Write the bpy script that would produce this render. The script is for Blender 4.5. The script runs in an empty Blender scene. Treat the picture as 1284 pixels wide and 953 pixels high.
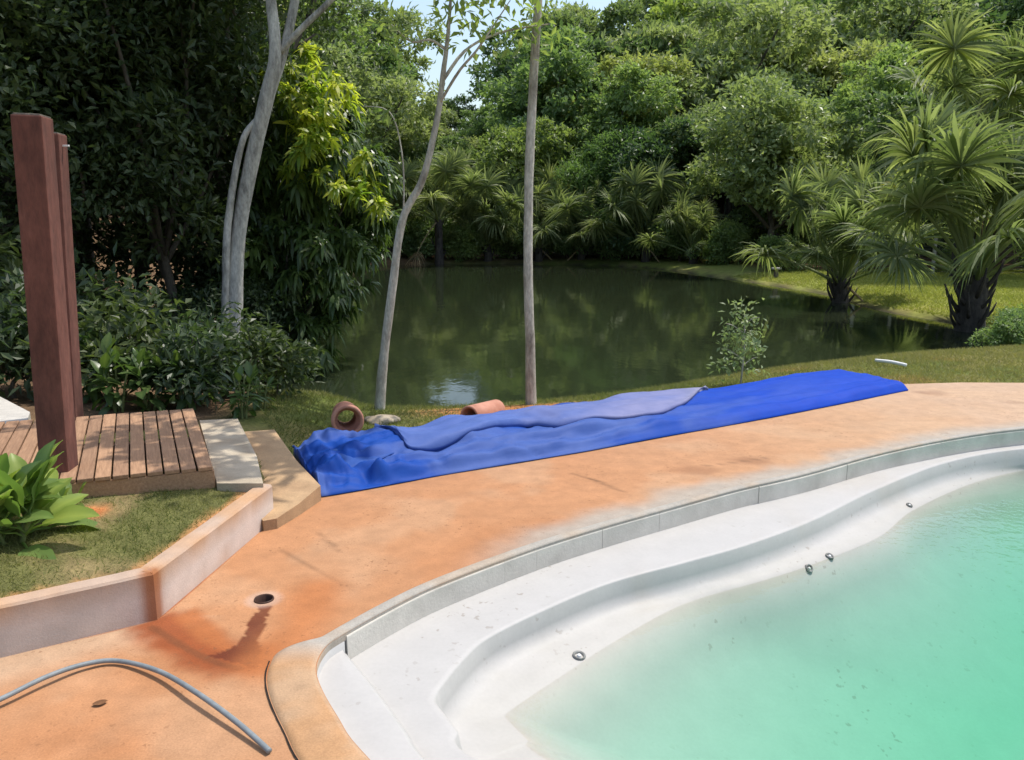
import bpy, bmesh, math, random
import numpy as np
from mathutils import Vector, Matrix
from mathutils.geometry import delaunay_2d_cdt

# ------------------------------------------------------------------ camera, sky, sun, exposure
scene = bpy.context.scene
col = scene.collection
CAM_H, F_PX, PITCH = 1.6, 1008.0, math.radians(11.0)
cam_data = bpy.data.cameras.new('camera')
cam_data.sensor_width = 36.0
cam_data.lens = 36.0 * F_PX / 1284.0
cam_data.clip_start = 0.05
cam_data.clip_end = 2000.0
cam = bpy.data.objects.new('camera', cam_data)
cam.location = (0, 0, CAM_H)
cam.rotation_euler = (math.pi / 2 - PITCH, 0, 0)
col.objects.link(cam)
scene.camera = cam

SUN_AZ, SUN_EL = math.radians(59.0), math.radians(67.0)      # azimuth from +Y towards +X
world = bpy.data.worlds.new('World')
scene.world = world
world.use_nodes = True
wn = world.node_tree
bg = wn.nodes['Background']
sky = wn.nodes.new('ShaderNodeTexSky')
sky.sky_type = 'NISHITA'
sky.sun_disc = False
sky.sun_elevation = SUN_EL
sky.sun_rotation = SUN_AZ
sky.air_density = 1.3
sky.dust_density = 2.5
wn.links.new(sky.outputs[0], bg.inputs[0])
bg.inputs[1].default_value = 0.15

sun_data = bpy.data.lights.new('sun', 'SUN')
sun_data.energy = 2.9
sun_data.angle = math.radians(0.53)
sun_data.color = (1.0, 0.955, 0.88)
sun = bpy.data.objects.new('sun', sun_data)
sdir = Vector((math.sin(SUN_AZ) * math.cos(SUN_EL), math.cos(SUN_AZ) * math.cos(SUN_EL), math.sin(SUN_EL)))
sun.rotation_euler = (-sdir).to_track_quat('-Z', 'Y').to_euler()
sun.location = sdir * 60
col.objects.link(sun)

scene.view_settings.view_transform = 'Standard'
scene.view_settings.look = 'None'
scene.view_settings.exposure = 0.50
scene.view_settings.gamma = 1.0
scene.view_settings.use_curve_mapping = False
scene.render.engine = 'CYCLES'
scene.cycles.max_bounces = 8
scene.cycles.transparent_max_bounces = 12
scene.cycles.use_denoising = True

rng = np.random.default_rng(7)
random.seed(7)

# ------------------------------------------------------------------ helpers
def W(px, py, z=0.0):
    """point of the horizontal plane z that the photograph shows at a pixel"""
    x, y = (px - 642) / F_PX, (476.5 - py) / F_PX
    d = Vector((x, math.cos(PITCH) + y * math.sin(PITCH), -math.sin(PITCH) + y * math.cos(PITCH)))
    t = (z - CAM_H) / d.z
    return Vector((d.x * t, d.y * t, z))

def WY(px, py, Y):
    x, y = (px - 642) / F_PX, (476.5 - py) / F_PX
    d = Vector((x, math.cos(PITCH) + y * math.sin(PITCH), -math.sin(PITCH) + y * math.cos(PITCH)))
    t = Y / d.y
    return Vector((d.x * t, Y, CAM_H + d.z * t))

def tag(o, label=None, cat=None, group=None, kind=None):
    if label: o['label'] = label
    if cat: o['category'] = cat
    if group: o['group'] = group
    if kind: o['kind'] = kind
    return o

def thing(name, label, cat, loc=(0, 0, 0), rz=0.0, group=None, scale=1.0):
    o = bpy.data.objects.new(name, None)
    o.empty_display_size = 0.2
    col.objects.link(o)
    o.location = loc
    o.rotation_euler = (0, 0, rz)
    o.scale = (scale,) * 3 if not hasattr(scale, '__len__') else scale
    return tag(o, label, cat, group)

def mesh(name, V, F, smooth=False, tint=None, colr=None):
    """mesh data from a vertex array and a face array (or list of face arrays)"""
    me = bpy.data.meshes.new(name)
    V = np.asarray(V, dtype=np.float32).reshape(-1, 3)
    if isinstance(F, np.ndarray): F = [F]
    F = [np.asarray(f, dtype=np.int32) for f in F if len(f)]
    me.vertices.add(len(V))
    me.vertices.foreach_set('co', V.ravel())
    loops = np.concatenate([f.ravel() for f in F])
    counts = np.concatenate([np.full(len(f), f.shape[1], dtype=np.int32) for f in F])
    starts = np.concatenate([[0], np.cumsum(counts)[:-1]]).astype(np.int32)
    me.loops.add(len(loops))
    me.loops.foreach_set('vertex_index', loops)
    me.polygons.add(len(counts))
    me.polygons.foreach_set('loop_start', starts)
    me.polygons.foreach_set('loop_total', counts)
    me.polygons.foreach_set('use_smooth', np.full(len(counts), smooth))
    if tint is not None:
        a = me.attributes.new('tint', 'FLOAT', 'POINT')
        a.data.foreach_set('value', np.asarray(tint, dtype=np.float32))
    if colr is not None:
        c = np.ones((len(V), 4), dtype=np.float32)
        c[:, :3] = colr
        a = me.attributes.new('Col', 'FLOAT_COLOR', 'POINT')
        a.data.foreach_set('color', c.ravel())
    me.update(calc_edges=True)
    me.validate()
    return me

def put(name, me, mat=None, parent=None, loc=None, rot=None, scale=None):
    if mat is not None and not me.materials: me.materials.append(mat)
    o = bpy.data.objects.new(name, me)
    col.objects.link(o)
    if parent is not None: o.parent = parent
    if loc is not None: o.location = loc
    if rot is not None: o.rotation_euler = rot
    if scale is not None: o.scale = scale if hasattr(scale, '__len__') else (scale,) * 3
    return o

def bm_mesh(name, bm, smooth=False):
    me = bpy.data.meshes.new(name)
    bmesh.ops.recalc_face_normals(bm, faces=bm.faces)
    bm.to_mesh(me); bm.free()
    for p in me.polygons: p.use_smooth = smooth
    return me

def box_mesh(name, sx, sy, sz, bev=0.004, base=True):
    bm = bmesh.new()
    bmesh.ops.create_cube(bm, size=1.0)
    for v in bm.verts:
        v.co = Vector((v.co.x * sx, v.co.y * sy, (v.co.z + (0.5 if base else 0)) * sz))
    if bev: bmesh.ops.bevel(bm, geom=bm.edges[:], offset=bev, segments=2, affect='EDGES', profile=0.6)
    return bm_mesh(name, bm)

# value noise -------------------------------------------------------
def vnoise(x, y, seed=0):
    x = np.asarray(x, dtype=np.float64); y = np.asarray(y, dtype=np.float64)
    xi, yi = np.floor(x).astype(np.int64), np.floor(y).astype(np.int64)
    fx, fy = x - xi, y - yi
    fx, fy = fx * fx * (3 - 2 * fx), fy * fy * (3 - 2 * fy)
    def h(a, b):
        n = (a * 374761393 + b * 668265263 + seed * 982451653) & 0x7fffffff
        n = ((n ^ (n >> 13)) * 1274126177) & 0x7fffffff
        n = (n ^ (n >> 16)) & 0xffff
        return n / 65535.0
    return (h(xi, yi) * (1 - fx) + h(xi + 1, yi) * fx) * (1 - fy) + (h(xi, yi + 1) * (1 - fx) + h(xi + 1, yi + 1) * fx) * fy

def fbm(x, y, seed=0, octv=4):
    r, a, t = 0.0, 1.0, 0.0
    for i in range(octv):
        r = r + a * vnoise(np.asarray(x) * 2 ** i, np.asarray(y) * 2 ** i, seed + i * 17)
        t += a; a *= 0.5
    return r / t

def crumple(x, y, seed=0, octv=3):
    """faceted noise: flat facets between sharp creases"""
    r, a, t = 0.0, 1.0, 0.0
    for i in range(octv):
        c, s_ = math.cos(1.1 * i + .4), math.sin(1.1 * i + .4)
        u, v = (x * c - y * s_) * 2 ** i, (x * s_ + y * c) * 2 ** i
        ui, vi = np.floor(u), np.floor(v); fu, fv = u - ui, v - vi
        h = lambda p, q: vnoise(p + .0, q + .0, seed + i * 13)
        h00, h10, h01, h11 = h(ui, vi), h(ui + 1, vi), h(ui, vi + 1), h(ui + 1, vi + 1)
        val = np.where(fu + fv < 1, h00 + (h10 - h00) * fu + (h01 - h00) * fv, h11 + (h01 - h11) * (1 - fu) + (h10 - h11) * (1 - fv))
        r = r + a * val; t += a; a *= .5
    return r / t

def sstep(a, b, x):
    t = np.clip((np.asarray(x, dtype=np.float64) - a) / (b - a), 0, 1)
    return t * t * (3 - 2 * t)

def lerp(a, b, t): return a + (b - a) * t

def inside(poly, X, Y):
    poly = np.asarray(poly)[:, :2]
    r = np.zeros(np.shape(X), dtype=bool)
    n = len(poly)
    for i in range(n):
        x1, y1 = poly[i]; x2, y2 = poly[(i + 1) % n]
        c = ((y1 > Y) != (y2 > Y))
        with np.errstate(divide='ignore', invalid='ignore'):
            r ^= c & (X < (x2 - x1) * (Y - y1) / (y2 - y1 + 1e-12) + x1)
    return r

def pdist(poly, X, Y, closed=True):
    poly = np.asarray(poly)[:, :2]
    X = np.asarray(X, dtype=np.float64); Y = np.asarray(Y, dtype=np.float64)
    d = np.full(X.shape, 1e9)
    n = len(poly)
    for i in range(n if closed else n - 1):
        a, b = poly[i], poly[(i + 1) % n]
        ab = b - a
        t = np.clip(((X - a[0]) * ab[0] + (Y - a[1]) * ab[1]) / (ab @ ab + 1e-12), 0, 1)
        d = np.minimum(d, np.hypot(X - a[0] - t * ab[0], Y - a[1] - t * ab[1]))
    return d

def catmull(P, n, closed=False):
    P = np.asarray([tuple(p) for p in P], dtype=np.float64)
    m = len(P)
    segs = m if closed else m - 1
    t = np.linspace(0, segs, n, endpoint=not closed)
    i = np.minimum(t.astype(int), segs - 1); f = (t - i)[:, None]
    g = (lambda k: P[k % m]) if closed else (lambda k: P[np.clip(k, 0, m - 1)])
    p0, p1, p2, p3 = g(i - 1), g(i), g(i + 1), g(i + 2)
    return 0.5 * (2 * p1 + (p2 - p0) * f + (2 * p0 - 5 * p1 + 4 * p2 - p3) * f ** 2 + (3 * p1 - p0 - 3 * p2 + p3) * f ** 3)

def norm(a): return a / (np.linalg.norm(a, axis=-1, keepdims=True) + 1e-12)

def grid_faces(nu, nv, wrap=False):
    f = []
    a = np.arange(nu if wrap else nu - 1)
    b = np.arange(nv - 1)
    A, B = np.meshgrid(a, b, indexing='ij')
    A2 = (A + 1) % nu
    return np.stack([A * nv + B, A2 * nv + B, A2 * nv + B + 1, A * nv + B + 1], -1).reshape(-1, 4)

def loft(curves, closed=False):
    """curves: list of (n,3) arrays"""
    C = np.stack(curves, 1)
    return C.reshape(-1, 3), grid_faces(C.shape[0], C.shape[1], closed)

def cdt(outer, holes, step_fn, zf):
    """clean triangulated sheet: constrained outline, interior points on a grid"""
    loops = [np.asarray(outer)[:, :2]] + [np.asarray(h)[:, :2] for h in holes]
    pts = step_fn()
    ok = inside(loops[0], pts[:, 0], pts[:, 1])
    for h in loops[1:]: ok &= ~inside(h, pts[:, 0], pts[:, 1])
    for l in loops: ok &= pdist(l, pts[:, 0], pts[:, 1]) > 0.012
    pts = pts[ok]
    vs, es = [], []
    for l in loops:
        k = len(vs)
        vs += [Vector((float(p[0]), float(p[1]))) for p in l]
        es += [(k + i, k + (i + 1) % len(l)) for i in range(len(l))]
    vs += [Vector((float(p[0]), float(p[1]))) for p in pts]
    r = delaunay_2d_cdt(vs, es, [], 0, 1e-5)
    V = np.array([(v.x, v.y) for v in r[0]])
    T = np.array([f for f in r[2] if len(f) == 3], dtype=np.int32)
    c = V[T].mean(1)
    ok = inside(loops[0], c[:, 0], c[:, 1])
    for h in loops[1:]: ok &= ~inside(h, c[:, 0], c[:, 1])
    T = T[ok]
    a = V[T]
    area = (a[:, 1, 0] - a[:, 0, 0]) * (a[:, 2, 1] - a[:, 0, 1]) - (a[:, 1, 1] - a[:, 0, 1]) * (a[:, 2, 0] - a[:, 0, 0])
    T[area < 0] = T[area < 0][:, ::-1]
    return np.column_stack([V, zf(V[:, 0], V[:, 1])]), T

def tube(P, R, sides=8, cap=True, rough=0.0, seed=0):
    P = np.asarray([tuple(p) for p in P], dtype=np.float64); R = np.asarray(R, dtype=np.float64) * np.ones(len(P))
    T = norm(np.gradient(P, axis=0))
    ref = np.array([0, 0, 1.0]) if abs(T[:, 2]).mean() < 0.8 else np.array([0, 1.0, 0])
    A = norm(np.cross(T, ref)); B = np.cross(T, A)
    th = np.linspace(0, 2 * math.pi, sides, endpoint=False)
    rr = R[:, None]
    if rough:
        r2 = np.random.default_rng(seed)
        rr = rr * (1 + rough * (r2.random((len(P), sides)) - 0.5))
    V = P[:, None, :] + (np.cos(th)[None, :] * rr)[..., None] * A[:, None, :] + (np.sin(th)[None, :] * rr)[..., None] * B[:, None, :]
    n = len(P)
    I, J = np.meshgrid(np.arange(n - 1), np.arange(sides), indexing='ij')
    J2 = (J + 1) % sides
    F = np.stack([I * sides + J, I * sides + J2, (I + 1) * sides + J2, (I + 1) * sides + J], -1).reshape(-1, 4)
    V = V.reshape(-1, 3)
    if cap:
        V = np.vstack([V, P[:1], P[-1:]])
        j = np.arange(sides)
        c0 = np.stack([np.full(sides, n * sides), (j + 1) % sides, j, j], -1)
        c1 = np.stack([np.full(sides, n * sides + 1), (n - 1) * sides + j, (n - 1) * sides + (j + 1) % sides], -1)
        return V, [F, c0[:, :3], c1]
    return V, [F]

def merge(parts):
    """join (V, [F...]) tuples into quads and tris"""
    Vs, Q, T, off = [], [], [], 0
    for V, Fs in parts:
        if isinstance(Fs, np.ndarray): Fs = [Fs]
        for f in Fs:
            if not len(f): continue
            (Q if f.shape[1] == 4 else T).append(f + off)
        Vs.append(V); off += len(V)
    out = []
    if Q: out.append(np.vstack(Q))
    if T: out.append(np.vstack(T))
    return np.vstack(Vs), out

def spline_tube(ctrl, radii, n=14, sides=8, rough=0.12, seed=0):
    P = catmull(ctrl, n)
    R = np.interp(np.linspace(0, 1, n), np.linspace(0, 1, len(radii)), radii)
    return tube(P, R, sides, True, rough, seed)

# ------------------------------------------------------------------ materials
def new_mat(name):
    m = bpy.data.materials.new(name); m.use_nodes = True
    nt = m.node_tree
    return m, nt, nt.nodes['Principled BSDF'], nt.nodes['Material Output']

def N(nt, t, **kw):
    n = nt.nodes.new(t)
    for k, v in kw.items(): setattr(n, k, v)
    return n

def noise(nt, scale, detail=5, rough=0.6, coord='Object', vec=None):
    n = N(nt, 'ShaderNodeTexNoise')
    n.inputs['Scale'].default_value = scale; n.inputs['Detail'].default_value = detail; n.inputs['Roughness'].default_value = rough
    if vec is None:
        tc = N(nt, 'ShaderNodeTexCoord'); vec = tc.outputs[coord]
    nt.links.new(vec, n.inputs['Vector'])
    return n

def ramp(nt, fac, stops):
    r = N(nt, 'ShaderNodeValToRGB')
    e = r.color_ramp.elements
    while len(e) < len(stops): e.new(0.5)
    for i, (p, c) in enumerate(stops):
        e[i].position = p; e[i].color = (c[0], c[1], c[2], 1)
    nt.links.new(fac, r.inputs[0])
    return r

def mixc(nt, fac, a, b, mode='MIX'):
    m = N(nt, 'ShaderNodeMix', data_type='RGBA', blend_type=mode)
    for s, v in ((0, fac), (6, a), (7, b)):
        if hasattr(v, 'node'): nt.links.new(v, m.inputs[s])
        else: m.inputs[s].default_value = v if s == 0 else (v[0], v[1], v[2], 1)
    return m.outputs[2]

def bump(nt, h, strength, dist, b):
    bp = N(nt, 'ShaderNodeBump'); bp.inputs['Strength'].default_value = strength; bp.inputs['Distance'].default_value = dist
    nt.links.new(h, bp.inputs['Height']); nt.links.new(bp.outputs[0], b.inputs['Normal'])
    return bp

def simple(name, c1, c2, scale=6.0, rough=0.8, bstr=0.3, bscale=60.0, bdist=0.003, spec=0.3):
    m, nt, b, o = new_mat(name)
    n1 = noise(nt, scale)
    r = ramp(nt, n1.outputs[0], [(0.3, c1), (0.7, c2)])
    nt.links.new(r.outputs[0], b.inputs['Base Color'])
    b.inputs['Roughness'].default_value = rough
    b.inputs['Specular IOR Level'].default_value = spec
    if bstr:
        n2 = noise(nt, bscale)
        bump(nt, n2.outputs[0], bstr, bdist, b)
    return m

def attr_mat(name, detail_scale=30.0, amount=0.35, rough=0.85, bstr=0.4, bdist=0.004, spec=0.25, fine=140.0, grain=0.13):
    """colour from the mesh's own soil / dirt colours, broken up by fine procedural grain"""
    m, nt, b, o = new_mat(name)
    a = N(nt, 'ShaderNodeAttribute', attribute_name='Col')
    n1 = noise(nt, detail_scale, 6, 0.65)
    n2 = noise(nt, fine, 3, 0.6)
    r = ramp(nt, n1.outputs[0], [(0.25, (1 - amount,) * 3), (0.75, (1 + amount,) * 3)])
    c = mixc(nt, 1.0, a.outputs['Color'], r.outputs[0], 'MULTIPLY')
    r2 = ramp(nt, n2.outputs[0], [(0.3, (1 - grain,) * 3), (0.7, (1 + grain,) * 3)])
    c = mixc(nt, 1.0, c, r2.outputs[0], 'MULTIPLY')
    nt.links.new(c, b.inputs['Base Color'])
    b.inputs['Roughness'].default_value = rough
    b.inputs['Specular IOR Level'].default_value = spec
    ad = N(nt, 'ShaderNodeMath', operation='ADD')
    nt.links.new(n1.outputs[0], ad.inputs[0]); nt.links.new(n2.outputs[0], ad.inputs[1])
    bump(nt, ad.outputs[0], bstr, bdist, b)
    return m

def add_specks(m, scale, thr, colr):
    nt = m.node_tree; b = nt.nodes['Principled BSDF']
    src = b.inputs['Base Color'].links[0].from_socket
    n = noise(nt, scale, 2, .5)
    r = ramp(nt, n.outputs[0], [(thr, (0, 0, 0)), (thr + .04, (.55, .55, .55))])
    n2 = noise(nt, scale * .06, 3, .6)
    r2 = ramp(nt, n2.outputs[0], [(.46, (0, 0, 0)), (.62, (1, 1, 1))])
    f = mixc(nt, 1.0, r.outputs[0], r2.outputs[0], 'MULTIPLY')
    nt.links.new(mixc(nt, f, src, colr), b.inputs['Base Color'])

def leaf_mat(name, ca, cb, trans=0.35, rough=0.45, vary=0.25, spec=0.45):
    m, nt, b, o = new_mat(name)
    a = N(nt, 'ShaderNodeAttribute', attribute_name='tint')
    r = ramp(nt, a.outputs['Fac'], [(0.0, ca), (1.0, cb)])
    oi = N(nt, 'ShaderNodeObjectInfo')
    r2 = ramp(nt, oi.outputs['Random'], [(0.0, (1 - vary, 1 - vary * 0.8, 1 - vary)), (0.5, (1, 1, 1)), (1.0, (1 + vary, 1 + vary * 0.6, 1 - vary * 0.3))])
    c = mixc(nt, 1.0, r.outputs[0], r2.outputs[0], 'MULTIPLY')
    nt.links.new(c, b.inputs['Base Color'])
    b.inputs['Roughness'].default_value = rough
    b.inputs['Specular IOR Level'].default_value = spec
    tr = N(nt, 'ShaderNodeBsdfTranslucent')
    tc = mixc(nt, 1.0, c, (1.35, 1.5, 0.8), 'MULTIPLY')
    nt.links.new(tc, tr.inputs[0])
    mx = N(nt, 'ShaderNodeMixShader'); mx.inputs[0].default_value = trans
    nt.links.new(b.outputs[0], mx.inputs[1]); nt.links.new(tr.outputs[0], mx.inputs[2])
    nt.links.new(mx.outputs[0], o.inputs['Surface'])
    return m

def bark_mat(name, c1, c2, c3, scale=5.0):
    m, nt, b, o = new_mat(name)
    tc = N(nt, 'ShaderNodeTexCoord')
    mp = N(nt, 'ShaderNodeMapping'); mp.inputs['Scale'].default_value = (1, 1, 0.35)
    nt.links.new(tc.outputs['Object'], mp.inputs[0])
    n1 = noise(nt, scale, 6, 0.7, vec=mp.outputs[0])
    n2 = noise(nt, scale * 7, 4, 0.7, vec=mp.outputs[0])
    r = ramp(nt, n1.outputs[0], [(0.3, c1), (0.5, c2), (0.68, c3)])
    r2 = ramp(nt, n2.outputs[0], [(0.3, (0.6,) * 3), (0.65, (1.15,) * 3)])
    c = mixc(nt, 1.0, r.outputs[0], r2.outputs[0], 'MULTIPLY')
    nt.links.new(c, b.inputs['Base Color'])
    b.inputs['Roughness'].default_value = 0.9
    bump(nt, n2.outputs[0], 0.6, 0.01, b)
    return m

M = {}
M['deck'] = attr_mat('earth_stained_concrete', 9.0, 0.16, 0.82, 0.25, 0.004, 0.3)
M['terrain'] = attr_mat('ground', 3.0, 0.35, 0.95, 0.8, 0.03, 0.1, 40.0)
M['lawn'] = attr_mat('lawn_soil', 12.0, 0.35, 0.95, 0.8, 0.02, 0.1, 60.0)
M['coping'] = attr_mat('coping_concrete', 14.0, 0.15, 0.8, 0.3, 0.003, 0.3)
M['curb'] = simple('raw_concrete', (0.49, 0.455, 0.395), (0.68, 0.635, 0.56), 4.0, 0.85, 0.5, 70.0, 0.004)
M['shell'] = attr_mat('white_pool_paint', 7.0, 0.05, 0.55, 0.06, 0.003, 0.4, 60.0, 0.025)
add_specks(M['shell'], 26.0, .66, (.22, .19, .15))
add_specks(M['deck'], 38.0, .63, (.16, .07, .03))
M['wall'] = attr_mat('retaining_wall_render', 10.0, 0.10, 0.85, 0.35, 0.004, 0.25, 140.0, 0.05)
M['slab'] = attr_mat('path_concrete', 11.0, 0.16, 0.85, 0.35, 0.005, 0.25)
M['clay'] = simple('fired_clay', (0.38, 0.16, 0.105), (0.54, 0.27, 0.19), 9.0, 0.8, 0.4, 60.0, 0.004)
M['dark'] = simple('dark_interior', (0.012, 0.008, 0.006), (0.02, 0.014, 0.010), 9.0, 0.9, 0.0)
M['hose'] = simple('grey_hose', (0.15, 0.17, 0.18), (0.24, 0.27, 0.28), 18.0, 0.5, 0.0)
M['metal'] = simple('dull_metal', (0.10, 0.10, 0.095), (0.26, 0.26, 0.24), 60.0, 0.4, 0.0)
M['white'] = simple('white_plastic', (0.70, 0.70, 0.68), (0.82, 0.82, 0.80), 10.0, 0.5, 0.0)
M['pvc'] = simple('darkened_pipe', (0.035, 0.015, 0.010), (0.07, 0.032, 0.02), 20.0, 0.6, 0.0)  # mud brown, darkened in colour to stand in for shade inside the bore
M['fence'] = simple('fence_concrete', (0.38, 0.36, 0.32), (0.52, 0.50, 0.45), 8.0, 0.9, 0.0)
M['wire'] = simple('fence_wire', (0.09, 0.095, 0.09), (0.14, 0.14, 0.13), 8.0, 0.6, 0.0)
M['rock'] = simple('pale_stone', (0.28, 0.22, 0.15), (0.45, 0.38, 0.28), 6.0, 0.9, 0.6, 30.0, 0.01)
M['dry'] = simple('dead_leaf', (0.10, 0.045, 0.02), (0.22, 0.10, 0.04), 30.0, 0.8, 0.0)

M['bark_pale'] = bark_mat('pale_grey_bark', (0.12, 0.105, 0.09), (0.46, 0.43, 0.385), (0.66, 0.63, 0.57), 4.0)
M['bark_thin'] = bark_mat('thin_grey_bark', (0.20, 0.165, 0.13), (0.46, 0.42, 0.35), (0.62, 0.58, 0.50), 6.0)
M['bark_dark'] = bark_mat('dark_bark', (0.05, 0.04, 0.03), (0.11, 0.09, 0.07), (0.18, 0.15, 0.12), 4.0)
M['post'] = bark_mat('red_painted_wood', (0.085, 0.029, 0.020), (0.165, 0.060, 0.042), (0.26, 0.108, 0.078), 2.2)
M['palm_trunk'] = bark_mat('palm_fibre', (0.025, 0.02, 0.018), (0.06, 0.05, 0.042), (0.11, 0.09, 0.075), 6.0)
M['stem'] = simple('green_stem', (0.10, 0.13, 0.04), (0.22, 0.24, 0.09), 10.0, 0.6, 0.0)

M['leaf_dark'] = leaf_mat('leaf_dark', (0.080, 0.131, 0.060), (0.194, 0.262, 0.118), 0.45, 0.42, 0.45)
M['leaf_mid'] = leaf_mat('leaf_mid', (0.123, 0.200, 0.078), (0.281, 0.356, 0.149), 0.45, 0.45, 0.45)
M['leaf_olive'] = leaf_mat('leaf_olive', (0.157, 0.209, 0.091), (0.334, 0.367, 0.183), 0.45, 0.5, 0.45)
M['leaf_feather'] = leaf_mat('leaf_feather', (0.115, 0.200, 0.055), (0.215, 0.310, 0.105), 0.45, 0.5)
M['leaf_silver'] = leaf_mat('leaf_silver', (0.134, 0.196, 0.093), (0.323, 0.380, 0.198), 0.38, 0.4)
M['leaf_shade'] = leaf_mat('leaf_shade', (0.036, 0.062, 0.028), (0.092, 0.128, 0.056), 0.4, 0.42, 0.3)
M['leaf_mango'] = leaf_mat('leaf_mango', (0.050, 0.090, 0.028), (0.125, 0.180, 0.045), 0.42, 0.35, 0.05)
M['leaf_mango_new'] = leaf_mat('leaf_mango_new', (0.17, 0.26, 0.04), (0.56, 0.56, 0.08), 0.55, 0.4, 0.05)
M['leaf_palm'] = leaf_mat('leaf_palm', (0.115, 0.155, 0.055), (0.330, 0.365, 0.190), 0.45, 0.5, 0.15, 0.25)
M['leaf_palm_yellow'] = leaf_mat('leaf_palm_yellow', (0.20, 0.21, 0.02), (0.32, 0.28, 0.04), 0.5, 0.4, 0.1)
M['leaf_palm_dry'] = leaf_mat('leaf_palm_dry', (0.26, 0.18, 0.09), (0.36, 0.27, 0.15), 0.2, 0.7, 0.1)
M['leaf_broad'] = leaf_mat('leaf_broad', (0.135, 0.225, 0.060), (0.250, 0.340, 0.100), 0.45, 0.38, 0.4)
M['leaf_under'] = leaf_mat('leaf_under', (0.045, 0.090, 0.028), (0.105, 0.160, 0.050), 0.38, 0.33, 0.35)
M['grass'] = leaf_mat('grass_blade', (0.085, 0.125, 0.030), (0.265, 0.240, 0.095), 0.35, 0.6, 0.0, 0.2)
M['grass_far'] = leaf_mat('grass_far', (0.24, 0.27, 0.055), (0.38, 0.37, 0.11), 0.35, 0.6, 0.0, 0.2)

# ------------------------------------------------------------------ terrain
POND_Z = -0.8
pond_poly = catmull([(-3.6, 10.3), (-1.6, 9.6), (-.6, 9.6), (.8, 10.2), (3, 11.7), (5.8, 13.2), (9.2, 14.2), (10.0, 15.3), (10.7, 17.5), (10.8, 19.5), (10.3, 23.0),
                     (10.7, 27), (10.5, 30.4), (9.3, 36.8), (7.4, 44.8), (2.8, 48.3), (-6.3, 48.3), (-10, 40), (-9.5, 25), (-6.6, 15)], 200, True)

rim_px = [(465, 953), (425, 900), (402, 860), (397, 835), (408, 812), (430, 796), (500, 757), (560, 729), (670, 688), (760, 660), (850, 635), (930, 613), (1010, 595), (1100, 570), (1190, 551), (1284, 538)]
ridge_px = [(600, 953), (572, 915), (552, 889), (545, 879), (547, 871), (553, 861), (580, 828), (612, 800), (680, 766), (765, 731), (860, 705), (940, 682), (1020, 652), (1100, 613), (1190, 579), (1284, 561)]
water_px = [(690, 953), (662, 926), (642, 906), (635, 899), (637, 894), (645, 888), (672, 870), (706, 848), (775, 803), (860, 757), (950, 722), (1010, 697), (1072, 660), (1112, 625), (1195, 592), (1284, 577)]
out_w = [(5.2, 6.45), (6.4, 6.2), (7.4, 5.2), (7.7, 3.6), (7.0, 2.1), (5.4, 1.15), (3.4, .85), (1.25, .92), (.17, 1.50)]
ctr = np.array([3.4, 3.6])
def inward(p, d):
    p = np.asarray(p); v = ctr - p
    return tuple(p + v / np.linalg.norm(v) * d)
WZ = -0.30
nR = 320
rim_c = catmull([W(*q, 0)[:2] for q in rim_px] + out_w, nR, True)
rim_w = [np.array(W(*q, 0)[:2]) for q in rim_px]
ridge_w = [np.array(W(*q, -.135)[:2]) for q in ridge_px]
water_w = [np.array(W(*q, WZ)[:2]) for q in water_px]
nin = np.array([.42, -.907])
for k in range(8, 16):      # keep rim, bench edge and waterline in order along the far side
    d = (ridge_w[k] - rim_w[k]) @ nin
    if d < .07: ridge_w[k] = ridge_w[k] + nin * (.07 - d)
    d = (water_w[k] - ridge_w[k]) @ nin
    if d < .07: water_w[k] = water_w[k] + nin * (.07 - d)
ridge_c = catmull(ridge_w + [inward(p, .22) for p in out_w[:1]] + [inward(p, .35) for p in out_w[1:-1]] + [inward(out_w[-1], .6)], nR, True)
water_c = catmull(water_w + [inward(p, .5) for p in out_w[:-1]] + [inward(out_w[-1], .85)], nR, True)
rim_c = sum(np.roll(rim_c, k, 0) for k in range(-3, 4)) / 7
def at_z(c, z): return np.column_stack([c, np.full(len(c), z)])

wall_line = [(-4.2, 1.22), (-1.92, 2.76), (-1.46, 3.06), (-1.31, 4.20)]
deck_poly = np.array(wall_line + [(-1.15, 4.52), (-1.22, 5.0), (-1.05, 5.45), (-.3, 5.75), (.5, 6.3), (1.8, 7.15), (3.2, 8.0), (4.0, 8.02), (4.6, 8.1), (5.3, 8.08), (6.5, 8.2), (9.0, 7.9), (10.2, 5.5), (10.2, 1.0), (8.5, -1.8), (3, -2.8), (-4.2, -2.8)])

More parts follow.
